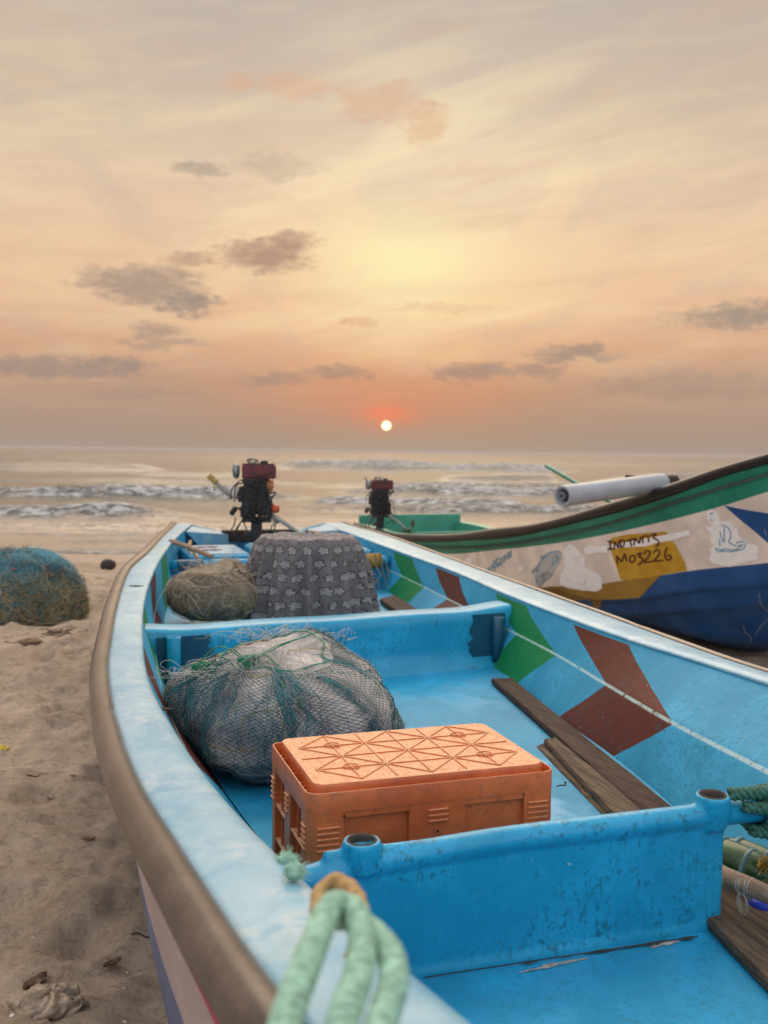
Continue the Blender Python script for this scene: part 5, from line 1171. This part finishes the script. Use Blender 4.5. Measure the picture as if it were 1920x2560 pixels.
for s in ([(850, 553), (875, 551)], [(862, 552), (866, 590)], [(852, 592), (880, 588)],                                    # I
          [(885, 590), (886, 552)], [(886, 552), (906, 586)], [(906, 586), (906, 548)],                                  # N
          [(915, 550), (918, 582)], [(910, 548), (932, 546), (935, 566), (925, 580), (915, 583)],                        # D
          [(945, 549), (985, 538)], [(964, 544), (972, 578)],                                                              # T
          [(984, 572), (990, 536)], [(990, 536), (1012, 562)], [(1012, 562), (1018, 528)],                               # N
          [(1030, 560), (1028, 532), (1042, 522), (1056, 530), (1058, 556)],                                              # 0 (half hidden by tape)
          [(1062, 524), (1096, 514), (1082, 536), (1100, 542), (1110, 556), (1104, 572), (1092, 577)],                    # 3
          [(902, 668), (896, 625)], [(896, 625), (922, 655)], [(922, 655), (938, 614)], [(938, 614), (948, 655)],          # M
          [(975, 622), (962, 634), (964, 652), (976, 658), (988, 648), (989, 630), (976, 621)],                            # 0
          [(996, 618), (1022, 612), (1008, 630), (1024, 634), (1026, 652), (1012, 668), (1004, 664)],                      # 3
          [(1032, 618), (1050, 598), (1066, 608), (1056, 632), (1036, 656), (1082, 654)],                                  # 2
          [(1082, 610), (1100, 594), (1114, 602), (1106, 626), (1088, 650), (1132, 648)],                                  # 2
          [(1152, 582), (1142, 606), (1142, 632), (1156, 648), (1172, 638), (1166, 622), (1150, 626)]):                    # 6
    stroke(mb, Zr(s), 4.0, .0075)
mb.build('registration_number', M['maroon'], b2, smooth=False)
# tape torn over the middle of the first line
for s in () and ([(930, 560), (1000, 556), (1060, 540), (1055, 552), (1000, 566), (935, 574)],): decal('torn_tape', Zr(s), 'sticker', .0085)
# star, fish and figure stickers
star = []
for k in range(10):
    a = -PI/2+k*PI/5; r_ = 27 if k % 2 == 0 else 12; star.append((410+r_*math.cos(a)*.85, 690+r_*math.sin(a)))
decal('star_sticker', Zr(star), 'sticker', .004, 6)
decal('fish_sticker', Zr([(460, 706), (478, 712), (492, 700), (505, 660), (528, 628), (560, 608), (600, 600), (618, 610), (612, 640), (600, 670), (580, 694), (572, 722), (560, 700), (530, 706), (505, 716), (492, 730), (498, 790), (486, 760), (482, 725)]), 'inkgrey', .004, 6)
mb = MB()
for s in ([(492, 712), (506, 664), (530, 630), (562, 608), (606, 600)], [(515, 636), (540, 632)], [(520, 640), (512, 622)], [(575, 640), (588, 628), (600, 640), (590, 655)], [(578, 650), (570, 676)], [(484, 725), (492, 760)]): stroke(mb, Zr(s), 2.2, .006)
stroke(mb, Zr([(592, 636), (600, 634)]), 5, .006)
mb.build('fish_outline', M['stickerblue'], b2, smooth=False)
decal('bell_sticker', Zr([(660, 566), (690, 585), (712, 610), (735, 640), (738, 680), (760, 700), (800, 715), (820, 740), (820, 790), (795, 806), (720, 800), (650, 790), (612, 770), (608, 730), (625, 700), (632, 660), (628, 610), (640, 580)]), 'sticker', .004, 8)
mb = MB()
for s in ([(665, 632), (685, 628)], [(700, 630), (715, 634)], [(690, 640), (692, 652)], [(678, 660), (700, 662)], [(700, 755), (715, 770), (735, 765), (740, 745)], [(650, 600), (658, 585)], [(640, 740), (660, 750)]): stroke(mb, Zr(s), 1.2, .006)
mb.build('faint_print', M['inkgrey'], b2, smooth=False)
decal('figure_sticker', Zr([(1352, 400), (1370, 392), (1400, 402), (1415, 425), (1418, 450), (1440, 470), (1452, 448), (1472, 452), (1488, 480), (1508, 490), (1510, 520), (1530, 540), (1555, 545), (1560, 560), (1600, 572), (1615, 590), (1612, 640), (1560, 655), (1500, 670), (1470, 682), (1420, 672), (1375, 662), (1360, 640), (1375, 615), (1362, 590), (1385, 572), (1368, 545), (1372, 510), (1350, 495), (1345, 480), (1385, 476), (1355, 440), (1350, 420)]), 'sticker', .004, 7)
mb = MB()
for s in ([(1392, 588), (1410, 604), (1440, 600), (1470, 604), (1500, 598), (1535, 590), (1552, 556)], [(1400, 584), (1420, 596), (1450, 590), (1480, 596), (1510, 588), (1535, 565)], [(1425, 470), (1455, 480), (1470, 500), (1472, 530), (1460, 552)], [(1418, 500), (1425, 530), (1440, 560)],
          [(1415, 540), (1418, 575)], [(1440, 480), (1440, 550)], [(1460, 555), (1500, 575), (1530, 570)], [(1365, 415), (1385, 408)], [(1370, 440), (1385, 450)], [(1500, 560), (1545, 550)]): stroke(mb, Zr(s), 2.4, .006)
mb.build('figure_print', M['stickerblue'], b2, smooth=False)
decal('leaf_scrap', Zr([(130, 640), (150, 632), (165, 650), (150, 668), (138, 660)]), 'sticker', .004, 6)
mb = MB()
for s in ([(1640, 490), (1652, 520)], [(1615, 815), (1625, 870), (1659, 905)], [(1535, 975), (1545, 1010), (1575, 1040), (1560, 1080), (1540, 1090), (1530, 1110)], [(1659, 945), (1620, 985), (1595, 1030)], [(1285, 1035), (1292, 1052)], [(1010, 690), (1024, 696)]): stroke(mb, Zr(s), 1.1, .005)
mb.build('scratch', M['inkgrey'], b2, smooth=False)
# the painted name, in Tamil, slanting up the white band
try:
    import os
    fp = os.path.join(bpy.utils.resource_path('LOCAL'), 'datafiles', 'fonts', 'NotoSansTamil-VariableFont_wdth,wght.woff2')
    cu = bpy.data.curves.new('name', 'FONT'); cu.body = 'கதி\u0bc7ரசன்'; cu.size = 1
    if os.path.exists(fp): cu.font = bpy.data.fonts.load(fp)
    cu.resolution_u = 3; cu.offset = .012; to = bpy.data.objects.new('name', cu); COL.objects.link(to); bpy.context.view_layer.update()
    me = bpy.data.meshes.new_from_object(to.evaluated_get(bpy.context.evaluated_depsgraph_get()))
    bm = bmesh.new(); bm.from_mesh(me); xs_ = [v.co.x for v in bm.verts]; ys_ = [v.co.y for v in bm.verts]; x0, x1 = min(xs_), max(xs_); y0, y1 = min(ys_), max(ys_)
    sx, sy = 160/(x1-x0), 66/(y1-y0); ua = np.array([math.cos(-.66), math.sin(-.66)]); va = np.array([-.12, -1.0])
    P = []
    for v in bm.verts:
        q = np.array([244, 742])+ua*(v.co.x-x0)*sx+va*(v.co.y-y0)*sy; h = onhull(1100+q[0]/2.023, 1080+q[1]/2.023, .004); P.append(h)
    bm.verts.index_update(); mb = MB(); F = [tuple(v.index for v in f.verts) for f in bm.faces if all(P[v.index] is not None for v in f.verts)]
    used = sorted({i for f in F for i in f}); mp = {j: i for i, j in enumerate(used)}
    mb.add([P[j] for j in used], [tuple(mp[i] for i in f) for f in F]); mb.build('painted_name', M['stickerblue'], b2, smooth=False)
    bpy.data.objects.remove(to); bpy.data.curves.remove(cu)
    if cu_f := [f for f in bpy.data.fonts if f.users == 0]:
        for f in cu_f: bpy.data.fonts.remove(f)
except Exception as ex: print('name skipped', ex)

# things lying in and on the second boat
a_ = at_y(1406, 1240, 6.7); b_ = at_y(1672, 1204, 7.55); mb = MB(); k = np.linspace(0, 1, 24); P = a_+(b_-a_)*k[:, None]; R_ = align(b_-a_)
L_ = float(np.linalg.norm(b_-a_)); prof = [(.040, .03), (.055, .0), (.0700, .0), (.0735, .01), (.0735, L_*.5), (.072, L_*.86), (.068, L_*.93), (.060, L_*.93), (.05, L_*.9)]
roll = thing('plastic_roll', (a_+b_)/2, 'grey white roll of plastic sheet resting across the bow rail of the second boat', 'roll')
mb.lathe(prof, a_, 32, R_); mb.build('outer_wrap', M['pipe'], roll, auto=40)
mb = MB(); mb.lathe([(.0, .03), (.053, .03), (.054, .08), (.0, .08)], a_, 24, R_); mb.build('dark_end', M['wooddark'], roll, auto=40); mb = MB(); mb.lathe([(.012, -.012), (.028, -.012), (.030, .02), (.012, .028)], a_, 20, R_); mb.build('core', M['greymetal'], roll, auto=40); mb = MB(); mb.lathe([(0, L_*.9), (.052, L_*.9), (.048, L_*1.0), (.046, L_*1.06), (0, L_*1.06)], a_, 20, R_); mb.build('dark_end', M['wooddark'], roll, auto=40)  # first dark disc stands for the shade inside the open hollow end
mb = MB(); mb.tube([at_y(1366, 1165, 10.2), at_y(1450, 1213, 9.5), at_y(1550, 1268, 8.8)], .020, 10); tag(mb.build('green_pole', M['green'], auto=60), 'thin green pole slanting up behind the grey white roll', 'pole')
mb = MB(); c = at_y(1600, 1215, 8.6); mb.box(c, (.30, .10, .17), rotz(-.3) @ roty(.10), 0, .9); mb.box(c+[-.08, 0, -.11], (.06, .06, .12), rotz(-.3)); tag(mb.build('wooden_block', M['wooddark'], smooth=False, bevel=.012), 'dark wooden block behind the grey white roll', 'block')

# ------------------------------------------------------------------ longtail engines
def engine(base, sc_, yaw, label, variant):
    R_ = rotz(yaw); th = thing('longtail_engine', base, label, 'engine', 'longtail engines on the boat sterns'); th.rotation_euler = (0, 0, yaw)
    def e(x, y, z): return base+R_ @ (np.array([x, y, z])*sc_)
    def box(mb, x0, x1, y0, y1, z0, z1, tp=1.0, mi=0): mb.box(e((x0+x1)/2, (y0+y1)/2, (z0+z1)/2), ((x1-x0)*sc_, (y1-y0)*sc_, (z1-z0)*sc_), R_, mi, tp)
    def tb(mb, pts, r, n=8, m_=16, mi=0): mb.tube(spline([e(*p) for p in pts], m_), r*sc_, n, mi)
    mb = MB(); box(mb, -.115, .150, -.09, .09, .440, .558, .97); box(mb, .118, .156, -.08, .08, .438, .552, .96); o = mb.build('fuel_tank', M['red'], th, smooth=False, bevel=.016*sc_)
    mb = MB(); box(mb, -.110, .145, -.085, .085, .556, .563); mb.tube(spline([e(.03, 0, .56), e(.05, 0, .575), e(.09, 0, .573)], 6), .012*sc_, 8); mb.build('tank_strap', M['black'], th, smooth=False)
    mb = MB(); 
    for j in range(3): mb.tube(np.array([e(-.045+.032*math.cos(a)+.012*j, .02*math.sin(a*2+j), .585+.020*math.sin(a)-.004*j) for a in np.linspace(0, 2*PI, 18)]), .005*sc_, 5)
    mb.build('starter_cord', M['greymetal'], th)
    mb = MB(); mb.lathe([(0, -.012), (.045, -.010), (.062, .0), (.064, .014), (.058, .034), (.03, .045), (0, .046)], e(-.150, 0, .500), 22, R_ @ roty(-PI/2)*1.0 @ np.diag([1.0*sc_]*3)); mb.build('air_filter', M['greymetal'], th)
    mb = MB(); box(mb, -.10, .085, -.09, .09, .22, .445, .95); box(mb, -.145, -.05, -.07, .07, .25, .375, .8); box(mb, .05, .105, -.06, .06, .27, .36, .9)
    box(mb, -.11, .12, -.08, .08, .16, .26, 1.05); box(mb, -.05, .10, -.06, .06, .15, .19); box(mb, .06, .09, -.05, .05, .35, .44)
    for k in range(7): box(mb, -.112, .092, -.10, .10, .265+k*.022, .271+k*.022)
    mb.build('engine_block', M['black'], th, smooth=False, bevel=.006*sc_)
    mb = MB(); mb.lathe([(0, -.14), (.03, -.14), (.035, -.125), (.09, -.12), (.104, -.11), (.106, -.07), (.09, -.06), (0, -.06)], e(-.01, 0, .30), 26, R_ @ rotx(-PI/2)*sc_ if False else (R_ @ np.array([[1, 0, 0], [0, 0, 1], [0, -1, 0]]).T @ np.diag([sc_]*3))); mb.build('flywheel', M['black'], th, auto=40)
    mb = MB(); box(mb, -.125, .130, -.075, .075, .155, .176); box(mb, -.125, -.03, -.075, .075, .125, .157); box(mb, .085, .135, -.075, .075, .120, .158); box(mb, -.12, .125, -.07, .07, .085, .128, .9)
    for x in (-.02, .02, .058): box(mb, x, x+.012, -.07, .07, .125, .158)
    mb.build('mount_plate', M['black'], th, smooth=False, bevel=.004*sc_)
    rge = np.random.default_rng(5+variant); mb = MB()
    for _ in range(46):
        a_ = rge.uniform(0, 2*PI); zz_ = rge.uniform(.11, .43); w_ = .115 if zz_ < .4 else .10
        mb.ball(e(math.cos(a_)*w_*rge.uniform(.8, 1.12), math.sin(a_)*.09, zz_), sc_*rge.uniform(.008, .026, 3), 6, noise=.25, seed=_)
    for _ in range(12):
        x0_, z0_ = rge.uniform(-.13, .12), rge.uniform(.12, .40); tb(mb, [(x0_, -.10, z0_), (x0_+rge.normal(0, .05), -.12, z0_+rge.normal(0, .05)), (x0_+rge.normal(0, .07), -.095, z0_+rge.normal(0, .07))], rge.uniform(.004, .010), 6)
    for (x0_, z0_, r_) in ((-.125, .315, .030), (.095, .25, .034), (-.10, .19, .032), (.11, .15, .025)): mb.lathe([(0, -.03), (r_, -.03), (r_*1.1, 0), (r_, .03), (0, .03)], e(x0_, -.03, z0_), 14, R_ @ rotx(PI/2) @ np.diag([sc_]*3))
    mb.build('engine_fitting', M['black'], th)
    mb = MB(); box(mb, -.042, .045, -.04, .04, -.06, .09); box(mb, -.10, -.03, -.03, .03, -.03, .012, .8); mb.build('mount_post', M['black'], th, smooth=False, bevel=.005*sc_)
    mb = MB(); mb.lathe([(0, 0), (.035, .0), (.044, .02), (.036, .04), (0, .045)], e(-.165, -.03, .165), 14, R_ @ roty(-1.0) @ np.diag([sc_]*3)); mb.build('exhaust', M['black'], th, auto=40)
    if variant == 0:
        mb = MB(); tb(mb, [(-.195, -.02, .28), (-.29, -.02, .37), (-.345, -.02, .425)], .017, 10); mb.build('tiller', M['shaft'], th)
        mb = MB(); tb(mb, [(-.320, -.02, .400), (-.385, -.02, .462)], .025, 10, 6); tb(mb, [(-.335, -.03, .405), (-.34, -.035, .37), (-.335, -.035, .335)], .007, 6); mb.build('tiller_grip', M['spool'], th)
        mb = MB(); mb.ball(e(.157, -.05, .196), .036*sc_, 14); mb.build('knob', M['redball'], th)
        mb = MB(); mb.ball(e(.098, -.03, .385), np.array([.042, .03, .045])*sc_, 12, noise=.22, seed=2); mb.ball(e(.105, -.03, .352), np.array([.022, .02, .03])*sc_, 8, noise=.2, seed=3); mb.build('plastic_bag', M['orangebag'], th)
        mb = MB(); tb(mb, [(.12, -.05, .150), (.22, -.09, .095), (.40, -.17, -.02), (.62, -.26, -.16)], .018, 12); tb(mb, [(.16, -.06, .10), (.19, -.08, .12)], .028, 10, 6); mb.build('propeller_shaft', M['shaft'], th)
    else:
        mb = MB(); tb(mb, [(-.175, -.02, .49), (-.185, -.02, .55), (-.215, -.02, .60)], .011, 8); mb.build('tiller', M['shaft'], th)
        mb = MB(); tb(mb, [(.05, -.05, .135), (.18, -.10, .05), (.30, -.15, -.06)], .017, 12); mb.build('propeller_shaft', M['shaft'], th)
        mb = MB(); c = (.345, -.17, -.075)
        for (dx, dz_, rx_, rz_, an_) in ((.045, .085, .028, .055, .15), (-.05, -.03, .06, .036, .2), (.03, -.06, .05, .03, -.5)):
            R3 = roty(an_); P = np.array([[rx_*math.cos(a), 0, rz_*math.sin(a)] for a in np.linspace(0, 2*PI, 22)]) @ R3.T; A = [e(c[0]+dx+p[0], c[1]-.006+p[0]*.3, c[2]+dz_+p[2]) for p in P]; B = [e(c[0]+dx+p[0], c[1]+.006+p[0]*.3, c[2]+dz_+p[2]) for p in P]
            n_ = len(A); mb.add(A+B, [tuple(range(n_)), tuple(range(2*n_-1, n_-1, -1))]+[(i, i+n_, (i+1) % n_+n_, (i+1) % n_) for i in range(n_)])
        mb.ball(e(*c), .028*sc_, 10); mb.build('propeller', M['brass'], th, smooth=False)
    for P in ([(-.12, -.05, .43), (-.19, -.06, .36), (-.205, -.06, .27)], [(-.10, -.06, .41), (-.16, -.08, .38), (-.17, -.08, .25)], [(-.165, -.05, .125), (-.17, -.06, .08), (-.205, -.07, .0), (-.205, -.05, -.05)],
              [(-.12, -.08, .09), (-.15, -.09, .04), (-.18, -.1, -.02)], [(-.03, -.09, .26), (-.09, -.1, .14), (-.15, -.1, .02), (-.17, -.1, -.05)], [(.135, -.08, .07), (.12, -.09, .03), (.075, -.09, .015), (.06, -.08, .03)], [(-.10, -.05, .09), (-.08, -.06, .04), (-.06, -.06, 0)],
              [(-.05, -.1, .44), (.02, -.1, .425), (.08, -.1, .435)]):
        mb = MB(); tb(mb, P, .0055, 6); mb.build('hose', M['blacktop'], th)
    mb = MB(); tb(mb, [(.145, -.07, .15), (.16, -.08, .08), (.15, -.08, .02), (.17, -.08, -.02)], .006, 6); tb(mb, [(.13, -.07, .14), (.15, -.085, .06), (.165, -.08, -.01)], .004, 6); mb.build('tie_rope', M['ropegrey'], th)
    return th
eb = at_z(641, 1332, .885); eb = eb*np.array([1, 1, 0])*(8.15/eb[1])+[0, 0, .865]
engine(eb, 1.02, .05, 'black and red engine with pale tiller and orange knob on the blue boat stern', 0)
e2 = at_y(950, 1309, 12.35); engine(e2, .98, .25, 'black and dark red engine with bronze propeller on the far boat stern', 1)

# ------------------------------------------------------------------ small things on the sand
def ground(x, y): return float(sand_z(np.array([x]), np.array([y]))[0])
p = at_z(270, 1412, -.06); p[2] = ground(p[0], p[1]); mb = MB(); mb.ball(p+[0, 0, .075], (.108, .09, .082), 16, noise=.05, seed=3)
tag(mb.build('coconut', M['coco']), 'dark brown coconut husk lying on the sand beyond the net heap', 'coconut')
def onsand(u, v):
    q = at_z(u, v, 0)
    for _ in range(5): q = at_z(u, v, ground(q[0], q[1]))
    return q
rg = np.random.default_rng(12)
def twig(u, v, L, a, label, r=.003, mat='twig'):
    c = onsand(u, v); P = []
    for k in range(6): q = (k/5-.5)*L; x, y = c[0]+math.cos(a)*q+rg.normal(0, L*.03), c[1]+math.sin(a)*q+rg.normal(0, L*.03); P.append((x, y, ground(x, y)+r*.8+abs(rg.normal(0, .002))))
    mb = MB(); mb.tube(spline(P, 16), r*np.linspace(1.2, .6, 16), 6); tag(mb.build('twig', M[mat]), label, 'twig')
twig(90, 1937, .10, 1.0, 'short dark twig alone on the sand left of the boat', .0025); twig(130, 1998, .09, -.8, 'short twig in the sand below the first short twig', .0022)
twig(60, 1602, .30, .05, 'long thin twig sticking out of the dry weed', .003); twig(205, 1585, .42, .45, 'long bare twig between the net heap and the boat', .0035); twig(190, 1578, .22, .9, 'forked twig lying across the longest twig', .003)
twig(360, 2345, .09, .1, 'dark twig beside the pale hull at the bottom', .003); twig(215, 1515, .05, .1, 'red brown stub of twig at the foot of the net heap', .006, 'redscrap')
for i, (u, v, r_) in enumerate(((258, 2073, .006), (293, 2155, .005), (306, 2165, .004), (272, 2190, .004), (190, 2386, .005), (318, 2432, .006), (340, 2325, .005), (310, 2470, .005), (30, 2540, .009), (312, 2556, .007), (82, 2345, .005), (225, 2098, .003), (150, 2200, .003), (385, 2350, .003), (250, 2300, .003))):
    c = onsand(u, v); mb = MB(); mb.ball(c+[0, 0, .001], (r_, r_*.8, r_*.35), 6, noise=.25, seed=i*1.7, R=rotz(i)); o = mb.build('shell_chip', M['shell']); tag(o, 'tiny bleached shell chip scattered on the sand left of the boat', 'shell', 'shell chips on the sand')
def leaf(u, v, L, a, label, mat='leaf', curl=.6):
    c = onsand(u, v); mb = MB(); rows = []
    for i in range(9):
        q = i/8-.5; w_ = L*.24*math.cos(q*PI)**.7 if abs(q) < .5 else 0.0005; r0 = []
        for j in range(5): s_ = j/4-.5; x = math.cos(a)*q*L-math.sin(a)*s_*w_*2; y = math.sin(a)*q*L+math.cos(a)*s_*w_*2; z = .006+curl*L*(s_*s_*1.2+q*q*.6)+rg.normal(0, .0012); r0.append(c+np.array([x, y, z]))
        rows.append(r0)
    mb.grid(np.array(rows)); o = mb.build('dry_leaf', M[mat]); s_ = o.modifiers.new('s', 'SOLIDIFY'); s_.thickness = .0012; tag(o, label, 'leaf')
leaf(280, 2418, .06, .8, 'curled dry brown leaf alone on the sand near the bottom'); leaf(222, 2105, .05, .2, 'small curled leaf on the scuffed heap of sand'); leaf(88, 2470, .09, 1.1, 'brown leaf standing out of the sandy plastic film'); leaf(183, 1945, .03, 0, 'crumpled scrap of leaf left of the boat rail')
def clump(u, v, r, name, mat, label, cat, n=26, seed=1, h=.5):
    c = onsand(u, v); mb = MB(); rows = []; rg2 = np.random.default_rng(seed)
    for i in range(n+1):
        ph = PI*i/n/1.6; row_ = []
        for j in range(2*n):
            a = 2*PI*j/(2*n); k = 1+.28*(float(fbm(np.array(3*math.cos(a)+ph*2), np.array(3*math.sin(a)+seed), seed, 4)))*2; row_.append((r*math.sin(ph)*math.cos(a)*k, r*.8*math.sin(ph)*math.sin(a)*k, r*h*(math.cos(ph)+.3)*k*(1+.5*float(fbm(np.array(a*4), np.array(ph*5), seed+3, 3)))))
        rows.append(row_)
    mb.grid(np.array(rows)+c-[0, 0, r*.12], closed=True, flip=True); tag(mb.build(name, M[mat], smooth=True), label, cat)
clump(125, 2512, .10, 'plastic_film', 'litter', 'crumpled sandy plastic film half buried at the bottom left', 'litter', 30, 4, .38)
clump(78, 1604, .085, 'dry_weed', 'leaf', 'tuft of dry weed on the sand below the net heap', 'weed', 14, 7, .3)
c = onsand(6, 1885); mb = MB(); mb.ball(c+[0, 0, .02], (.03, .02, .022), 8, noise=.4, seed=2); mb.ball(c+[.02, -.02, .008], (.018, .01, .008), 6, noise=.3); tag(mb.build('yellow_wrapper', M['yellowscrap']), 'crumpled yellow wrapper at the left edge of the sand', 'wrapper')
mb = MB(); rg2 = np.random.default_rng(19)
for j in range(26):
    u = rg2.uniform(95, 180); c = onsand(u, 1592-(u-95)*.16+rg2.normal(0, 4)); d = rg2.normal(0, .05, (3, 2)); P = [c+[0, 0, .004]]
    for q in d: P.append(P[-1]+np.array([q[0], q[1], abs(rg2.normal(0, .008))])); 
    mb.tube(spline(P, 10), .0022, 4)
tag(mb.build('seaweed_strands', M['twig']), 'wispy strands of weed strung along the long bare twig', 'weed')

# ------------------------------------------------------------------ sea haze
def haze_box():
    mb = MB(); mb.box((0, 5500, .2), (19000, 14000, 7.0)); m_ = bpy.data.materials.new('sea_haze'); m_.use_nodes = True; m_.node_tree.nodes.clear(); q = T(m_.node_tree)
    v = q.node('ShaderNodeVolumePrincipled'); v.inputs['Color'].default_value = (.80, .74, .70, 1); v.inputs['Density'].default_value = .0005; v.inputs['Anisotropy'].default_value = .0
    o = q.node('ShaderNodeOutputMaterial'); q.l.new(v.outputs[0], o.inputs['Volume'])
    o = mb.build('haze', m_, smooth=False); tag(o, kind='stuff', label='thin sea haze over beach and water'); return o
haze_box()
